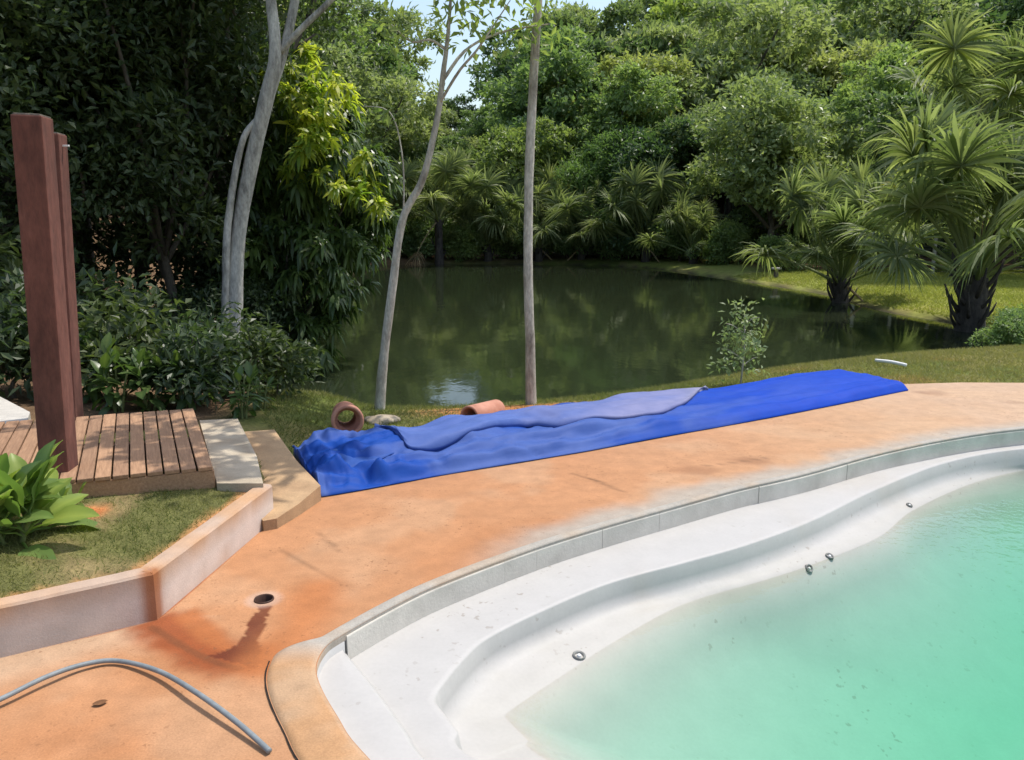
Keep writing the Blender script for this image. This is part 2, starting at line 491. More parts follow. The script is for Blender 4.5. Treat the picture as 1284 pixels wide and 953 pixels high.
def ground_h(X, Y):
    X = np.asarray(X, dtype=np.float64); Y = np.asarray(Y, dtype=np.float64)
    d = pdist(pond_poly[::2], X, Y)
    ins = inside(pond_poly[::2], X, Y)
    P = lerp(-.05, -.45, sstep(12, 18, Y))
    P = lerp(P, .15, sstep(-1.45, -2.1, X) * (1 - sstep(40, 48, Y)))
    hill = np.maximum(0, Y - 53)
    P = P + .20 * hill * hill / (hill + 6)
    lf = np.maximum(0, -5.5 - X)
    P = P + .30 * lf * lf / (lf + 1.5) * sstep(7, 11, Y) * (1 - sstep(30, 50, Y) * .6)
    rt = np.maximum(0, X - 30)
    P = P + .22 * rt * rt / (rt + 5) * sstep(25, 40, Y)
    P = np.minimum(P, 14)
    P = P + (fbm(X * .5, Y * .5, 3) - .5) * (.03 + .09 * sstep(7.5, 10, Y)) * sstep(0.3, 2.0, d)
    z = np.where(ins, POND_Z - np.minimum(1.2, .35 * d), POND_Z + (P - POND_Z) * (1 - np.exp(-d / 1.2)))
    dk = inside(deck_poly, X, Y)
    dd = pdist(deck_poly, X, Y)
    z = np.where(dk, np.where(dd > .22, -1.9, np.minimum(z, -.12)), z)
    z = np.where(~dk & (dd < .5) & (X > -1.3) & (Y > 0), np.minimum(z, -.025), z)
    return z

def gz(x, y): return float(ground_h(np.array([x]), np.array([y]))[0])

def axis(pts):
    out = []
    for a, b, s in pts: out += list(np.arange(a, b, s))
    return np.array(out + [pts[-1][1]])
gx = axis([(-140, -40, 6), (-40, -14, 1.2), (-14, -6, .4), (-6, 8, .16), (8, 16, .4), (16, 50, 1.2), (50, 140, 6)])
gy = axis([(-60, -4, 5), (-4, 3, .6), (3, 13, .16), (13, 24, .4), (24, 60, .8), (60, 110, 2), (110, 260, 8)])
GX, GY = np.meshgrid(gx, gy, indexing='ij')
GZ = ground_h(GX, GY)
c_grass = np.array([.105, .130, .032]); c_far = np.array([.27, .29, .07]); c_soil = np.array([.40, .17, .065]); c_litter = np.array([.15, .095, .055]); c_mud = np.array([.07, .06, .035])
n1 = fbm(GX * .7, GY * .7, 11); n2 = fbm(GX * 2.2, GY * 2.2, 23)
C = np.ones(GX.shape + (3,)) * c_grass
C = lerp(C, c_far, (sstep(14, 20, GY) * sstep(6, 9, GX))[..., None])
dry = sstep(.5, .72, n2) * .6
C = lerp(C, np.array([.26, .21, .085]), dry[..., None])
soil = np.maximum(sstep(1.0, .35, np.hypot((GX - .15) / 1.5, (GY - 7.7) / .75)), sstep(1.0, .3, np.hypot((GX + .15) / .7, (GY - 7.0) / .5)))
soil = np.maximum(soil, sstep(.62, .75, n1) * .7 * (GY < 12))
C = lerp(C, c_soil, (soil * sstep(.25, .5, n2 + .15))[..., None])
wood = np.maximum(np.maximum(sstep(-4.4, -5.6, GX) * sstep(7, 9, GY), sstep(-2.0, -2.5, GX) * sstep(5.7, 6.1, GY) * (GY < 20)), sstep(48.5, 51, GY))
wood = np.maximum(wood, sstep(33, 36, GY) * sstep(11, 13, GX) * sstep(36, 38, GY + .0 * GX))
C = lerp(C, lerp(c_litter * .55, c_litter * 1.6, n2[..., None]), wood[..., None])
C = lerp(C, np.array([.05, .075, .022]), sstep(52, 58, GY)[..., None])
dP = pdist(pond_poly[::2], GX, GY)
C = lerp(C, c_mud, sstep(.35, .05, dP)[..., None])
put_t = put('terrain', mesh('terrain', np.stack([GX, GY, GZ], -1).reshape(-1, 3), grid_faces(len(gx), len(gy)), True, colr=C.reshape(-1, 3)), M['terrain'])
tag(put_t, kind='structure')

# pond water
m, nt, b, o = new_mat('pond_water')
b.inputs['Base Color'].default_value = (.020, .027, .013, 1)
b.inputs['Roughness'].default_value = .045
b.inputs['IOR'].default_value = 1.33
tc = N(nt, 'ShaderNodeTexCoord'); mp = N(nt, 'ShaderNodeMapping'); mp.inputs['Scale'].default_value = (1, .55, 1)
nt.links.new(tc.outputs['Object'], mp.inputs[0])
na = noise(nt, 2.2, 4, .55, vec=mp.outputs[0])
bump(nt, na.outputs[0], .10, .05, b)
M['pond'] = m
pw = pond_poly + norm(pond_poly - pond_poly.mean(0)) * .45
V = np.vstack([at_z(pw, POND_Z), [[pw[:, 0].mean(), pw[:, 1].mean(), POND_Z]]])
n = len(pw); j = np.arange(n)
tag(put('pond_water', mesh('pond_water', V, np.stack([j, (j + 1) % n, np.full(n, n)], -1)), M['pond']), kind='structure')

# ------------------------------------------------------------------ pool deck (earth-stained concrete)
hole_c = W(331, 750, 0)
th = np.linspace(0, 2 * math.pi, 20, endpoint=False)
hole_poly = np.column_stack([hole_c.x + .037 * np.cos(th), hole_c.y + .037 * np.sin(th)])
def deck_pts():
    a = [np.stack(np.meshgrid(np.arange(-3, 3.2, .035), np.arange(1.6, 5.6, .035)), -1).reshape(-1, 2),
         np.stack(np.meshgrid(np.arange(-1.62, -.7, .0137), np.arange(2.45, 3.35, .0137)), -1).reshape(-1, 2),
         np.stack(np.meshgrid(np.arange(-.6, 6.2, .07), np.arange(5.6, 8.2, .07)), -1).reshape(-1, 2),
         np.stack(np.meshgrid(np.arange(3.2, 6.2, .07), np.arange(5.0, 5.6, .07)), -1).reshape(-1, 2),
         np.stack(np.meshgrid(np.arange(-4, 10, .5), np.arange(-2.5, 1.6, .5)), -1).reshape(-1, 2)]
    return np.vstack(a)
def deck_z(X, Y):
    z = (fbm(X * 2, Y * 2, 5) - .5) * .006
    dh = np.hypot(X - hole_c.x, Y - hole_c.y)
    return z - .012 * sstep(.22, .04, dh) * 0.6
Vd, Td = cdt(deck_poly, [rim_c[::2], hole_poly], deck_pts, deck_z)
X, Y = Vd[:, 0], Vd[:, 1]
nA = fbm(X * 1.1 + 3, Y * 1.1, 31); nB = fbm(X * 4, Y * 4, 37); nC = fbm(X * 13, Y * 13, 41, 3)
c_or = np.array([.60, .290, .135]); c_or2 = np.array([.52, .195, .065]); c_tan = np.array([.62, .385, .220]); c_pale = np.array([.64, .45, .31]); c_brown = np.array([.17, .034, .010])
C = np.ones((len(X), 3)) * c_or
C = lerp(C, c_tan, (sstep(-.2, 3.2, X + (nA - .5) * 2.0) * .85)[:, None])
C = lerp(C, c_pale, (sstep(2.4, 5.0, X + (nB - .5) * 1.5) * .8)[:, None])
C = lerp(C, c_or2, (sstep(.50, .66, nA) * .35 * (1 - sstep(.8, 2.0, X)))[:, None])
C = lerp(C, np.array([.66, .44, .27]), (sstep(.52, .70, fbm(X * 2.1 + 9, Y * 2.1, 43)) * .32)[:, None])
# paler swept band along the foot of the left retaining wall and right of it
fl = pdist(np.array(wall_line[:3]), X, Y, False)
C = lerp(C, np.array([.66, .46, .30]), (sstep(.28, .04, fl + (nB - .5) * .15) * .75 * (Y < 3.1))[:, None])
# red soil washed down from the wall corner and into the drain channel
px = lambda l: np.array([tuple(W(*q, 0)[:2]) for q in l])
mudline = px([(200, 782), (228, 800), (258, 818), (285, 828), (310, 826)])
md = pdist(mudline, X, Y, False)
C = lerp(C, np.array([.36, .085, .020]), (sstep(.17, .05, md + (nC - .5) * .06) * .95)[:, None])
edge = px([(190, 786), (222, 806), (250, 822), (280, 834), (300, 838)])
C = lerp(C, np.array([.20, .07, .025]), (sstep(.026, .008, np.abs(pdist(edge, X, Y, False)) + (nC - .5) * .008) * .6)[:, None])
fan = px([(205, 775), (250, 755), (290, 790), (306, 815), (285, 826), (240, 808)])
fi = inside(fan, X, Y)
C = lerp(C, np.array([.52, .17, .05]), (np.where(fi, sstep(0, .06, pdist(fan, X, Y)), 0) * .85)[:, None])
# dark wet trail below the hole
tr = px([(321, 758), (342, 758), (332, 788), (325, 800), (328, 832), (314, 840), (286, 830), (262, 822), (290, 815), (302, 804), (311, 790)])
ti = inside(tr, X + (nC - .5) * .05, Y + (nB - .5) * .04)
C = lerp(C, c_brown, (ti * (.8 + .2 * nC))[:, None])
C = lerp(C, np.array([.70, .52, .42]), (sstep(.10, .055, np.hypot(X - hole_c.x, Y - hole_c.y)) * .5)[:, None])
# stronger orange in the hollow right of the hole
ho = px([(400, 740), (385, 770), (365, 800), (350, 830)])
C = lerp(C, np.array([.56, .195, .06]), (sstep(.22, .02, pdist(ho, X, Y, False) + (nB - .5) * .12) * .75)[:, None])
# bare grey concrete close to the pool edge on the far side
dr = pdist(rim_c[::2], X, Y)
C = lerp(C, np.array([.50, .45, .38]), (sstep(.30, .06, dr + (nB - .5) * .22) * sstep(-.4, .3, X) * .9)[:, None])
# fine cracks and joints
for l in ([(350, 690), (440, 735)], [(395, 665), (425, 690)], [(740, 600), (790, 620)], [(880, 585), (960, 575)], [(700, 590), (760, 605)]):
    C = lerp(C, C * .62, (sstep(.016, .004, pdist(px(l), X, Y, False) + (nC - .5) * .02) * .8)[:, None])
# darker blotches at the right end
for (a, bq, r) in ((1262, 546, .28), (1275, 505, .16), (1165, 492, .22), (940, 577, .25), (870, 590, .22)):
    p = W(a, bq, 0)
    C = lerp(C, C * np.array([.60, .54, .52]), (sstep(1, .3, np.hypot((X - p.x) / r, (Y - p.y) / (r * .55)) + (nB - .5) * 1.0) * .65)[:, None])
# concentric drying marks of dirt
C = C * .66 * (0.93 + .14 * fbm(X * 1.7 + nA * 3, Y * 7 + nA * 5, 51))[:, None]
# outline skirt
nd = len(deck_poly)
deck_root = put('deck_paving', mesh('deck_paving', Vd, Td, True, colr=C), M['deck'])
tag(deck_root, kind='structure')
ring_hi = np.column_stack([deck_poly, deck_z(deck_poly[:, 0], deck_poly[:, 1])]); ring_lo = ring_hi.copy(); ring_lo[:, 2] = -.35
Vs, Fs = loft([ring_lo, ring_hi], True)
put('slab_edge', mesh('slab_edge', Vs, Fs[:, ::-1], colr=np.ones((len(Vs), 3)) * c_tan), M['deck'], deck_root)

# drain pipe in the hole
tp = thing('drain_pipe', 'open round drain hole with mud trail below it in the orange deck', 'drain', (hole_c.x, hole_c.y, -.34))
a0 = np.linspace(0, 2 * math.pi, 25)[:-1]
ringv = lambda r, z: np.column_stack([r * np.cos(a0), r * np.sin(a0), np.full(24, z)])
Vs, Fs = loft([ringv(.043, 0), ringv(.043, .335), ringv(.041, .341), ringv(.0365, .338), ringv(.0365, .004)], True)
put('pipe', mesh('pipe', Vs, Fs, True), M['pvc'], tp)
Vs = np.vstack([ringv(.0365, .02), [[0, 0, .02]]]); j = np.arange(24)
put('dark_bottom', mesh('dark_bottom', Vs, np.stack([j, (j + 1) % 24, np.full(24, 24)], -1)), M['dark'], tp)  # near-black disc ends the bore, its darkness put into the colour

# ------------------------------------------------------------------ swimming pool
pool = thing('swimming_pool', 'curved swimming pool with white painted shelf and steps around green water', 'pool', (3.4, 3.6, -1.15))
off = Vector((-3.4, -3.6, 1.15))
def pput(name, V, F, mat, smooth=True, colr=None, parent=None):
    V = np.asarray(V) + np.array(off)
    me = mesh(name, V, F, smooth, colr=colr)
    o = put(name, me, mat, parent or pool)
    return o
foot_c = ridge_c + norm(ctr - ridge_c) * .035
deep1, deep2, deep3 = (lerp(water_c, ctr, f) for f in (.15, .36, .62))
under = rim_c + norm(rim_c - ctr) * .012
ridge_o = ridge_c - norm(ctr - ridge_c) * .03
curves = [at_z(under, -.118), at_z(lerp(under, ridge_c, .12), -.127), at_z(lerp(under, ridge_c, .5), -.131), at_z(ridge_o, -.132), at_z(ridge_c - norm(ctr - ridge_c) * .005, -.1335), at_z(ridge_c + norm(ctr - ridge_c) * .004, -.141),
          at_z(lerp(ridge_c, foot_c, .5), -.21), at_z(foot_c, -.250), at_z(lerp(foot_c, water_c, .25), -.268), at_z(lerp(foot_c, water_c, .6), -.285), at_z(water_c, WZ - .001),
          at_z(lerp(water_c, deep1, .5), WZ - .15), at_z(deep1, WZ - .27), at_z(deep2, WZ - .43), at_z(deep3, WZ - .62), np.tile([[3.4, 3.6, WZ - .66]], (nR, 1))]
# finer rows
Vs, Fs = loft(curves, True)
r_ = np.random.default_rng(3)
nn = fbm(Vs[:, 0] * 3, Vs[:, 1] * 3, 61); n3 = fbm(Vs[:, 0] * 9, Vs[:, 1] * 9, 67)
Cw = np.ones((len(Vs), 3)) * np.array([.405, .392, .375])
Cw = lerp(Cw, np.array([.37, .335, .29]), (sstep(.58, .75, nn) * .35 * (Vs[:, 2] > WZ))[:, None])
nz_ = fbm(Vs[:, 0] * 6, Vs[:, 1] * 6, 69)
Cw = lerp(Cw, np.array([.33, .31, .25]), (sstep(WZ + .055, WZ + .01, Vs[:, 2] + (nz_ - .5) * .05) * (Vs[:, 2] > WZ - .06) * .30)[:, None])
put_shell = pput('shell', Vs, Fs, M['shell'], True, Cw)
# upper step on the left: raised block between the rim and its front edge
k0, k1 = 0, None
edge_px = [(430, 816), (448, 838), (475, 872), (505, 914), (532, 953)]
e_c = catmull([tuple(W(*q, -.062)[:2]) for q in edge_px] + [(.05, 1.82), (.42, 1.62)], 60)
idx = [int(round(i)) % nR for i in np.linspace(nR * 5.0 / 25, nR * -1.15 / 25, 60)]
r_in = rim_c[idx] + norm(rim_c[idx] - ctr) * .01
Vs, Fs = loft([at_z(r_in, -.060), at_z(lerp(r_in, e_c, .5), -.0605), at_z(lerp(r_in, e_c, .95), -.061), at_z(e_c, -.066), at_z(e_c + np.array([.012, .004]), -.078), at_z(e_c + np.array([.016, .005]), -.145)])
cs = np.tile(np.array([[.405, .392, .377]] * 3 + [[.41, .40, .385], [.40, .39, .375], [.30, .285, .26]]), (60, 1))  # riser colour darkens to its base, standing in for edge shade
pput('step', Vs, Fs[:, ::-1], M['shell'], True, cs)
# coping: rounded strip that follows the rim
N_out = norm(rim_c - ctr)
T_ = norm(np.roll(rim_c, -1, 0) - np.roll(rim_c, 1, 0)); Nn = np.column_stack([T_[:, 1], -T_[:, 0]])
sgn = np.sign((Nn * N_out).sum(1)); Nn = Nn * sgn[:, None]
Nn = norm(sum(np.roll(Nn, k, 0) for k in range(-6, 7)))
t_st = np.arange(nR) / nR * 25
left = np.clip(1 - np.abs(((t_st + 12.5) % 25 - 12.5) + .5) / 5.2, 0, 1)
wid = lerp(.055, .175, sstep(0.0, .25, left))[:, None]
cz = deck_z(rim_c[:, 0], rim_c[:, 1])[:, None] * 0
prof = [(1.0, -.006), (.97, .005), (.85, .008), (.35, .009), (.12, .007), (0.02, .001), (-.0, -.010)]
cur = [at_z(rim_c + Nn * wid * a, z) for a, z in prof] + [at_z(rim_c - Nn * .0, -.03)]
Vs, Fs = loft(cur, True)
nB2 = fbm(Vs[:, 0] * 5, Vs[:, 1] * 5, 71)
lw = np.repeat(left, len(cur))
dist_in = np.tile(np.arange(len(cur)) / (len(cur) - 1), nR)
Cc = lerp(np.array([.34, .315, .275]), np.array([.40, .225, .110]), sstep(.05, .35, lw)[:, None])
Cc = lerp(Cc, np.array([.46, .375, .29]), (sstep(.55, .9, dist_in) * sstep(.05, .3, lw) * .7)[:, None])
Cc = lerp(Cc, np.array([.39, .285, .19]), (sstep(.45, .7, nB2) * .5)[:, None])
pput('coping', Vs, Fs, M['coping'], True, Cc)
gsel = [i % nR for i in range(int(-nR * 3.2 / 25), int(nR * 3.3 / 25) + 1)]
go = rim_c[gsel] + Nn[gsel] * (wid[gsel] + .001)
gw = .0035 + .004 * fbm(np.arange(len(gsel)) * .4, np.zeros(len(gsel)), 75)[:, None]
Vs, Fs = loft([at_z(go, .0042), at_z(go + Nn[gsel] * gw, .0045)])
pput('joint_gap', Vs, Fs, M['dark'], False)
# painted inner band under the coping on the left curve, raw concrete curb blocks on the far side
sel = [i % nR for i in range(int(-nR * 9 / 25), int(nR * 5.05 / 25) + 1)]
rc = rim_c[sel]
Vs, Fs = loft([at_z(rc + Nn[sel] * .02, -.02), at_z(rc - Nn[sel] * .002, -.031), at_z(rc - Nn[sel] * .004, -.14)])
pput('painted_band', Vs, Fs, M['shell'], True, np.ones((len(Vs), 3)) * np.array([.43, .42, .405]))
def t_at_px(x):
    xs = [q[0] for q in rim_px[5:]]
    return float(np.interp(x, xs, np.arange(5, 16)))
joints = [5.05] + [t_at_px(x) for x in (632, 673, 755, 826, 952, 1062, 1178)] + [15.3, 16.2, 17.2]
for a, bq in zip(joints[:-1], joints[1:]):
    ts = np.linspace(a + random.uniform(.001, .006), bq - random.uniform(.001, .004), 14)
    ii = ts / 25 * nR
    i0 = np.floor(ii).astype(int) % nR; fr = (ii - np.floor(ii))[:, None]
    pc = lerp(rim_c[i0], rim_c[(i0 + 1) % nR], fr); pn = norm(lerp(Nn[i0], Nn[(i0 + 1) % nR], fr))
    jt = (random.random() - .5) * .004
    cv = [at_z(pc + pn * .05, -.012), at_z(pc - pn * (.002 + jt), -.0125), at_z(pc - pn * (.004 + jt), -.018), at_z(pc - pn * (.004 + jt), -.145), at_z(pc + pn * .05, -.145)]
    Vs, Fs = loft(cv)
    e0 = np.array([[0, 1, 2, 3], [0, 3, 4, 4]]); nv = 5
    endf = np.array([[0, 1, 2, 3, 4]]); endl = np.array([[65 + 4, 65 + 3, 65 + 2, 65 + 1, 65 + 0]])
    pput('curb_block', Vs, [Fs, endf, endl], M['curb'], False)
# round fittings in the pool wall
def fitting(pos, nrm, r):
    q = Vector(nrm).to_track_quat('Z', 'Y').to_euler()
    a0 = np.linspace(0, 2 * math.pi, 20, endpoint=False)
    rg = lambda rr, z: np.column_stack([rr * np.cos(a0), rr * np.sin(a0), np.full(20, z)])
    Vs, Fs = loft([rg(r, -.01), rg(r, .008), rg(r * .86, .012), rg(r * .66, .006), rg(r * .60, -.004)], True)
    fo = put('wall_fitting', mesh('fitting_ring', Vs, Fs, True), M['metal'], pool, Vector(pos) + off, q)
    Vs, Fs = loft([rg(r * .34, -.004), rg(r * .32, .008), rg(r * .2, .011), rg(.0005, .011)], True)
    put('nozzle', mesh('fitting_nozzle', Vs, Fs, True), M['white'], fo)
    Vs, Fs = loft([rg(r * .62, -.003), rg(.0005, -.003)], True)
    put('cup', mesh('fitting_cup', Vs, Fs, True), M['dark'], fo)
from mathutils.bvhtree import BVHTree
sv = [v.co - off for v in put_shell.data.vertices]
bvh = BVHTree.FromPolygons(sv, [tuple(p.vertices) for p in put_shell.data.polygons])
for (fx, fy, rr) in ((726, 823, .030), (1040, 698, .025), (1014, 713, .025), (1140, 634, .022)):
    o_ = Vector((0, 0, CAM_H)); dv = (W(fx, fy, -.5) - o_).normalized()
    hit, nv, _, _ = bvh.ray_cast(o_, dv)
    if nv.dot(dv) > 0: nv = -nv
    fitting(hit, nv, rr)

# pool water
m, nt, b, o = new_mat('pool_water')
nt.nodes.remove(b)
trn = N(nt, 'ShaderNodeBsdfTransparent'); gl = N(nt, 'ShaderNodeBsdfGlossy'); gl.inputs['Roughness'].default_value = .03
fr = N(nt, 'ShaderNodeFresnel'); fr.inputs['IOR'].default_value = 1.33
na = noise(nt, 5.0, 3, .5); nb = noise(nt, 17.0, 2, .5)
ad = N(nt, 'ShaderNodeMath', operation='ADD'); nt.links.new(na.outputs[0], ad.inputs[0]); nt.links.new(nb.outputs[0], ad.inputs[1])
bp = N(nt, 'ShaderNodeBump'); bp.inputs['Strength'].default_value = .08; bp.inputs['Distance'].default_value = .03
nt.links.new(ad.outputs[0], bp.inputs['Height']); nt.links.new(bp.outputs[0], gl.inputs['Normal']); nt.links.new(bp.outputs[0], fr.inputs['Normal'])
mx = N(nt, 'ShaderNodeMixShader')
nt.links.new(fr.outputs[0], mx.inputs[0]); nt.links.new(trn.outputs[0], mx.inputs[1]); nt.links.new(gl.outputs[0], mx.inputs[2])
nt.links.new(mx.outputs[0], o.inputs['Surface'])
va = N(nt, 'ShaderNodeVolumeAbsorption'); va.inputs['Color'].default_value = (.16, .89, .66, 1); va.inputs['Density'].default_value = .95
nt.links.new(va.outputs[0], o.inputs['Volume'])
M['pool_water'] = m
wc = lerp(foot_c, ridge_c, .3)
Vt = at_z(wc, WZ); Vb = at_z(wc, -1.4)
n = nR; j = np.arange(n)
Vs = np.vstack([Vt, Vb, [[3.4, 3.6, WZ], [3.4, 3.6, -1.4]]])
top = np.stack([j, (j + 1) % n, np.full(n, 2 * n)], -1); bot = np.stack([n + (j + 1) % n, n + j, np.full(n, 2 * n + 1)], -1)
sd = np.stack([j, n + j, n + (j + 1) % n, (j + 1) % n], -1)
me = mesh('pool_water', Vs, [sd, top, bot])
bm = bmesh.new(); bm.from_mesh(me); bmesh.ops.recalc_face_normals(bm, faces=bm.faces); bm.to_mesh(me); bm.free()
tag(put('pool_water', me, M['pool_water']), kind='structure')

# ------------------------------------------------------------------ retaining wall, lawn, path slabs, wooden platform
def wall_piece(a, bq, h, t, side, seg=14):
    """low rendered wall piece from a to b (face line), thickness to the given side"""
    a, bq = np.array(a), np.array(bq)
    d = norm(bq - a); nrm = np.array([-d[1], d[0]]) * side
    s = np.linspace(0, 1, seg)[:, None]
    c = a + (bq - a) * s
    wob = (fbm(c[:, 0] * 3, c[:, 1] * 3, 77) - .5) * .010
    prof = [(0, -.10), (0, .04), (0, .10), (0, h - .01), (.008, h), (t * .5, h + .003), (t - .008, h), (t, h - .01), (t, -.10)]
    cv = []
    for o_, z in prof:
        p = c + nrm * o_
        zz = np.full(seg, z) + (wob if z > .1 else 0)
        cv.append(np.column_stack([p, zz]))
    V, Fq = loft(cv)
    k = len(prof)
    ends = [np.arange(k)[None, :], (np.arange(k) + (seg - 1) * k)[::-1][None, :]]
    X, Y, Z = V.T
    s_along = X * d[0] + Y * d[1]
    nz = fbm(s_along * 2.2, Z * 9, 81); nf = fbm(s_along * 9, Z * 3, 83)
    c0 = np.ones((len(V), 3)) * np.array([.60, .51, .45])
    c0 = lerp(c0, np.array([.42, .25, .15]), (sstep(.035, -.02, Z - (nf - .5) * .10) * .7)[:, None])
    c0 = lerp(c0, np.array([.46, .26, .13]), (sstep(h - .03, h - .004, Z + (nf - .5) * .03) * .9)[:, None])
    c0 = lerp(c0, np.array([.38, .345, .32]), (sstep(.5, .7, nz) * .5)[:, None])
    return V, [Fq] + ends, c0
wl = thing('retaining_wall', 'low rendered garden wall stained orange, bent at a corner below the lawn', 'wall', (-1.46, 3.06, 0))
bo = np.array([1.46, -3.06, 0])
for a, bq, ex in ((wall_line[0], wall_line[1], 1), (wall_line[1], wall_line[2], 1), (wall_line[2], wall_line[3], 1)):
    V, Fq, c0 = wall_piece(a, bq, .205, .085, 1, 40)
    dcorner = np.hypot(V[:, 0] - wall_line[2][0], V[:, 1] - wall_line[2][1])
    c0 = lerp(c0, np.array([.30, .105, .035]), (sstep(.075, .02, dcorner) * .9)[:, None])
    Fq = [Fq[0]] + [e for e in Fq[1:]]
    put('wall_panel', mesh('wall_panel', V + bo, Fq, False, colr=c0), M['wall'], wl)
lawn_poly = np.array([(-4.28, 1.35), (-1.95, 2.84), (-1.54, 3.10), (-1.40, 4.20), (-1.50, 4.30), (-1.62, 4.36), (-2.30, 4.10), (-3.6, 3.6), (-3.9, 6.6), (-8, 6.6), (-9, 2.0)])
lawn_poly = np.array([(-4.28, 1.35), (-1.97, 2.84), (-1.54, 3.12), (-1.40, 4.20), (-1.40, 4.36), (-1.95, 5.6), (-3.9, 5.9), (-8, 5.9), (-9, 2.0)])
def lawn_z(X, Y):
    d = pdist(np.array([(-4.28, 1.35), (-1.97, 2.84), (-1.54, 3.12), (-1.40, 4.20)]), X, Y, False)
    return .178 + .022 * sstep(.02, .4, d) + (fbm(X * 3, Y * 3, 91) - .5) * .04 * sstep(.02, .3, d) - .14 * sstep(4.9, 5.7, Y)
Vl, Tl = cdt(lawn_poly, [], lambda: np.stack(np.meshgrid(np.arange(-9, -1.3, .06), np.arange(1.4, 7.2, .06)), -1).reshape(-1, 2), lawn_z)
X, Y = Vl[:, 0], Vl[:, 1]
nq = fbm(X * 3, Y * 3, 93); nw = fbm(X * 8, Y * 8, 95)
Cl = np.ones((len(X), 3)) * np.array([.13, .13, .045])
Cl = lerp(Cl, np.array([.25, .185, .09]), (sstep(.48, .70, nq) * .75)[:, None])
rp = W(113, 643, .2)
Cl = lerp(Cl, np.array([.48, .17, .06]), (sstep(.13, .03, np.hypot(X - rp.x, Y - rp.y) + (nw - .5) * .08))[:, None])
dl = pdist(np.array([(-4.28, 1.35), (-1.97, 2.84), (-1.54, 3.12), (-1.40, 4.20)]), X, Y, False)
Cl = lerp(Cl, np.array([.50, .24, .10]), (sstep(.06, .02, dl + (nw - .5) * .05))[:, None])
tag(put('lawn', mesh('lawn', Vl, Tl, True, colr=Cl), M['lawn']), kind='structure')

def slab(name, pts, z0, z1, cfun, label, cat=None, parent=None):
    pts = np.asarray(pts)
    lo, hi = pts.min(0), pts.max(0)
    V, T = cdt(pts, [], lambda: np.stack(np.meshgrid(np.arange(lo[0], hi[0], .05), np.arange(lo[1], hi[1], .05)), -1).reshape(-1, 2), lambda X, Y: z1 + (fbm(X * 4, Y * 4, 99) - .5) * .004)
    ring = np.column_stack([pts, np.full(len(pts), z1)])
    out = catmull(ring, len(pts), True)
    rl = ring.copy(); rl[:, 2] = z0
    r2 = ring.copy(); r2[:, 2] = z1 + (fbm(ring[:, 0] * 4, ring[:, 1] * 4, 99) - .5) * .004
    Vs, Fs = loft([rl, r2], True)
    Vm, Fm = merge([(V, T), (Vs, Fs)])
    Cc = cfun(Vm[:, 0], Vm[:, 1], Vm[:, 2])
    return put(name, mesh(name, Vm, Fm, False, colr=Cc), M['slab'])
cream = lambda X, Y, Z: lerp(np.ones((len(X), 3)) * np.array([.46, .39, .29]), np.array([.34, .27, .19]), (sstep(.45, .7, fbm(X * 5, Y * 5, 101)) * .7)[:, None])
tanc = lambda X, Y, Z: lerp(np.ones((len(X), 3)) * np.array([.43, .285, .16]), np.array([.34, .215, .12]), (sstep(.45, .7, fbm(X * 4, Y * 4, 103)) * .7)[:, None])
sA = [tuple(W(*q, .228)[:2]) for q in ((250, 527), (298, 525), (322, 572), (330, 606), (272, 606))]
tag(slab('path_slab', sA, .02, .228, cream, ''), 'pale cream concrete slab beside the wooden platform', 'slab')
sBz = [((296, 541), .185), ((344, 539), .18), ((372, 578), .13), ((402, 612), .075), ((374, 634), .06), ((347, 650), .06), ((330, 652), .065), ((306, 620), .10), ((292, 570), .17)]
sB = [tuple(W(*q, z)[:2]) for q, z in sBz]
sb = slab('path_slab', sB, -.10, .085, tanc, '')
for v in sb.data.vertices:
    if v.co.z > 0: v.co.z += .06 + .125 * float(sstep(4.0, 5.6, v.co.y)) - .085
tag(sb, 'tan concrete step slab between the low wall and the blue tarpaulin', 'slab')
sC = [tuple(W(*q, .20)[:2]) for q in ((-60, 508), (0, 500), (38, 520), (30, 545), (-60, 560))]
tag(slab('path_slab', sC, -.1, .22, lambda X, Y, Z: np.ones((len(X), 3)) * np.array([.50, .47, .42]), ''), 'grey concrete slab at the far end of the path behind the red posts', 'slab')

# wooden platform of boards
plat_o = W(268, 585, .315)
fl_ = W(95, 601, .315); bk_ = W(243, 512, .315)
ux = (Vector((fl_.x, fl_.y, 0)) - Vector((plat_o.x, plat_o.y, 0))).normalized()
uy = Vector((bk_.x - plat_o.x, bk_.y - plat_o.y, 0))
depth = uy.length
uy = uy.normalized()
ang = math.atan2(-ux.y, -ux.x)
skew = math.degrees(math.acos(max(-1, min(1, ux.dot(uy)))))
plat = thing('wooden_platform', 'slatted timber platform of brown boards dappled with leaf shadow', 'platform', (plat_o.x, plat_o.y, .165), ang)
mw, nt, b, o = new_mat('weathered_boards')
tcn = N(nt, 'ShaderNodeTexCoord'); mp = N(nt, 'ShaderNodeMapping'); mp.inputs['Scale'].default_value = (14, 1.2, 14)
nt.links.new(tcn.outputs['Object'], mp.inputs[0])
ng = noise(nt, 5, 6, .7, vec=mp.outputs[0])
oi = N(nt, 'ShaderNodeObjectInfo')
r = ramp(nt, ng.outputs[0], [(.25, (.22, .12, .065)), (.75, (.46, .275, .16))])
r2 = ramp(nt, oi.outputs['Random'], [(0, (.78, .76, .76)), (1, (1.15, 1.12, 1.08))])
nt.links.new(mixc(nt, 1.0, r.outputs[0], r2.outputs[0], 'MULTIPLY'), b.inputs['Base Color'])
b.inputs['Roughness'].default_value = .75
bump(nt, ng.outputs[0], .35, .004, b)
M['board'] = mw
bw, gap = .083, .009
rot_b = math.atan2(uy.y, uy.x) - math.pi / 2 - ang
bmesh_board = box_mesh('board', bw - gap, depth, .022, .004)
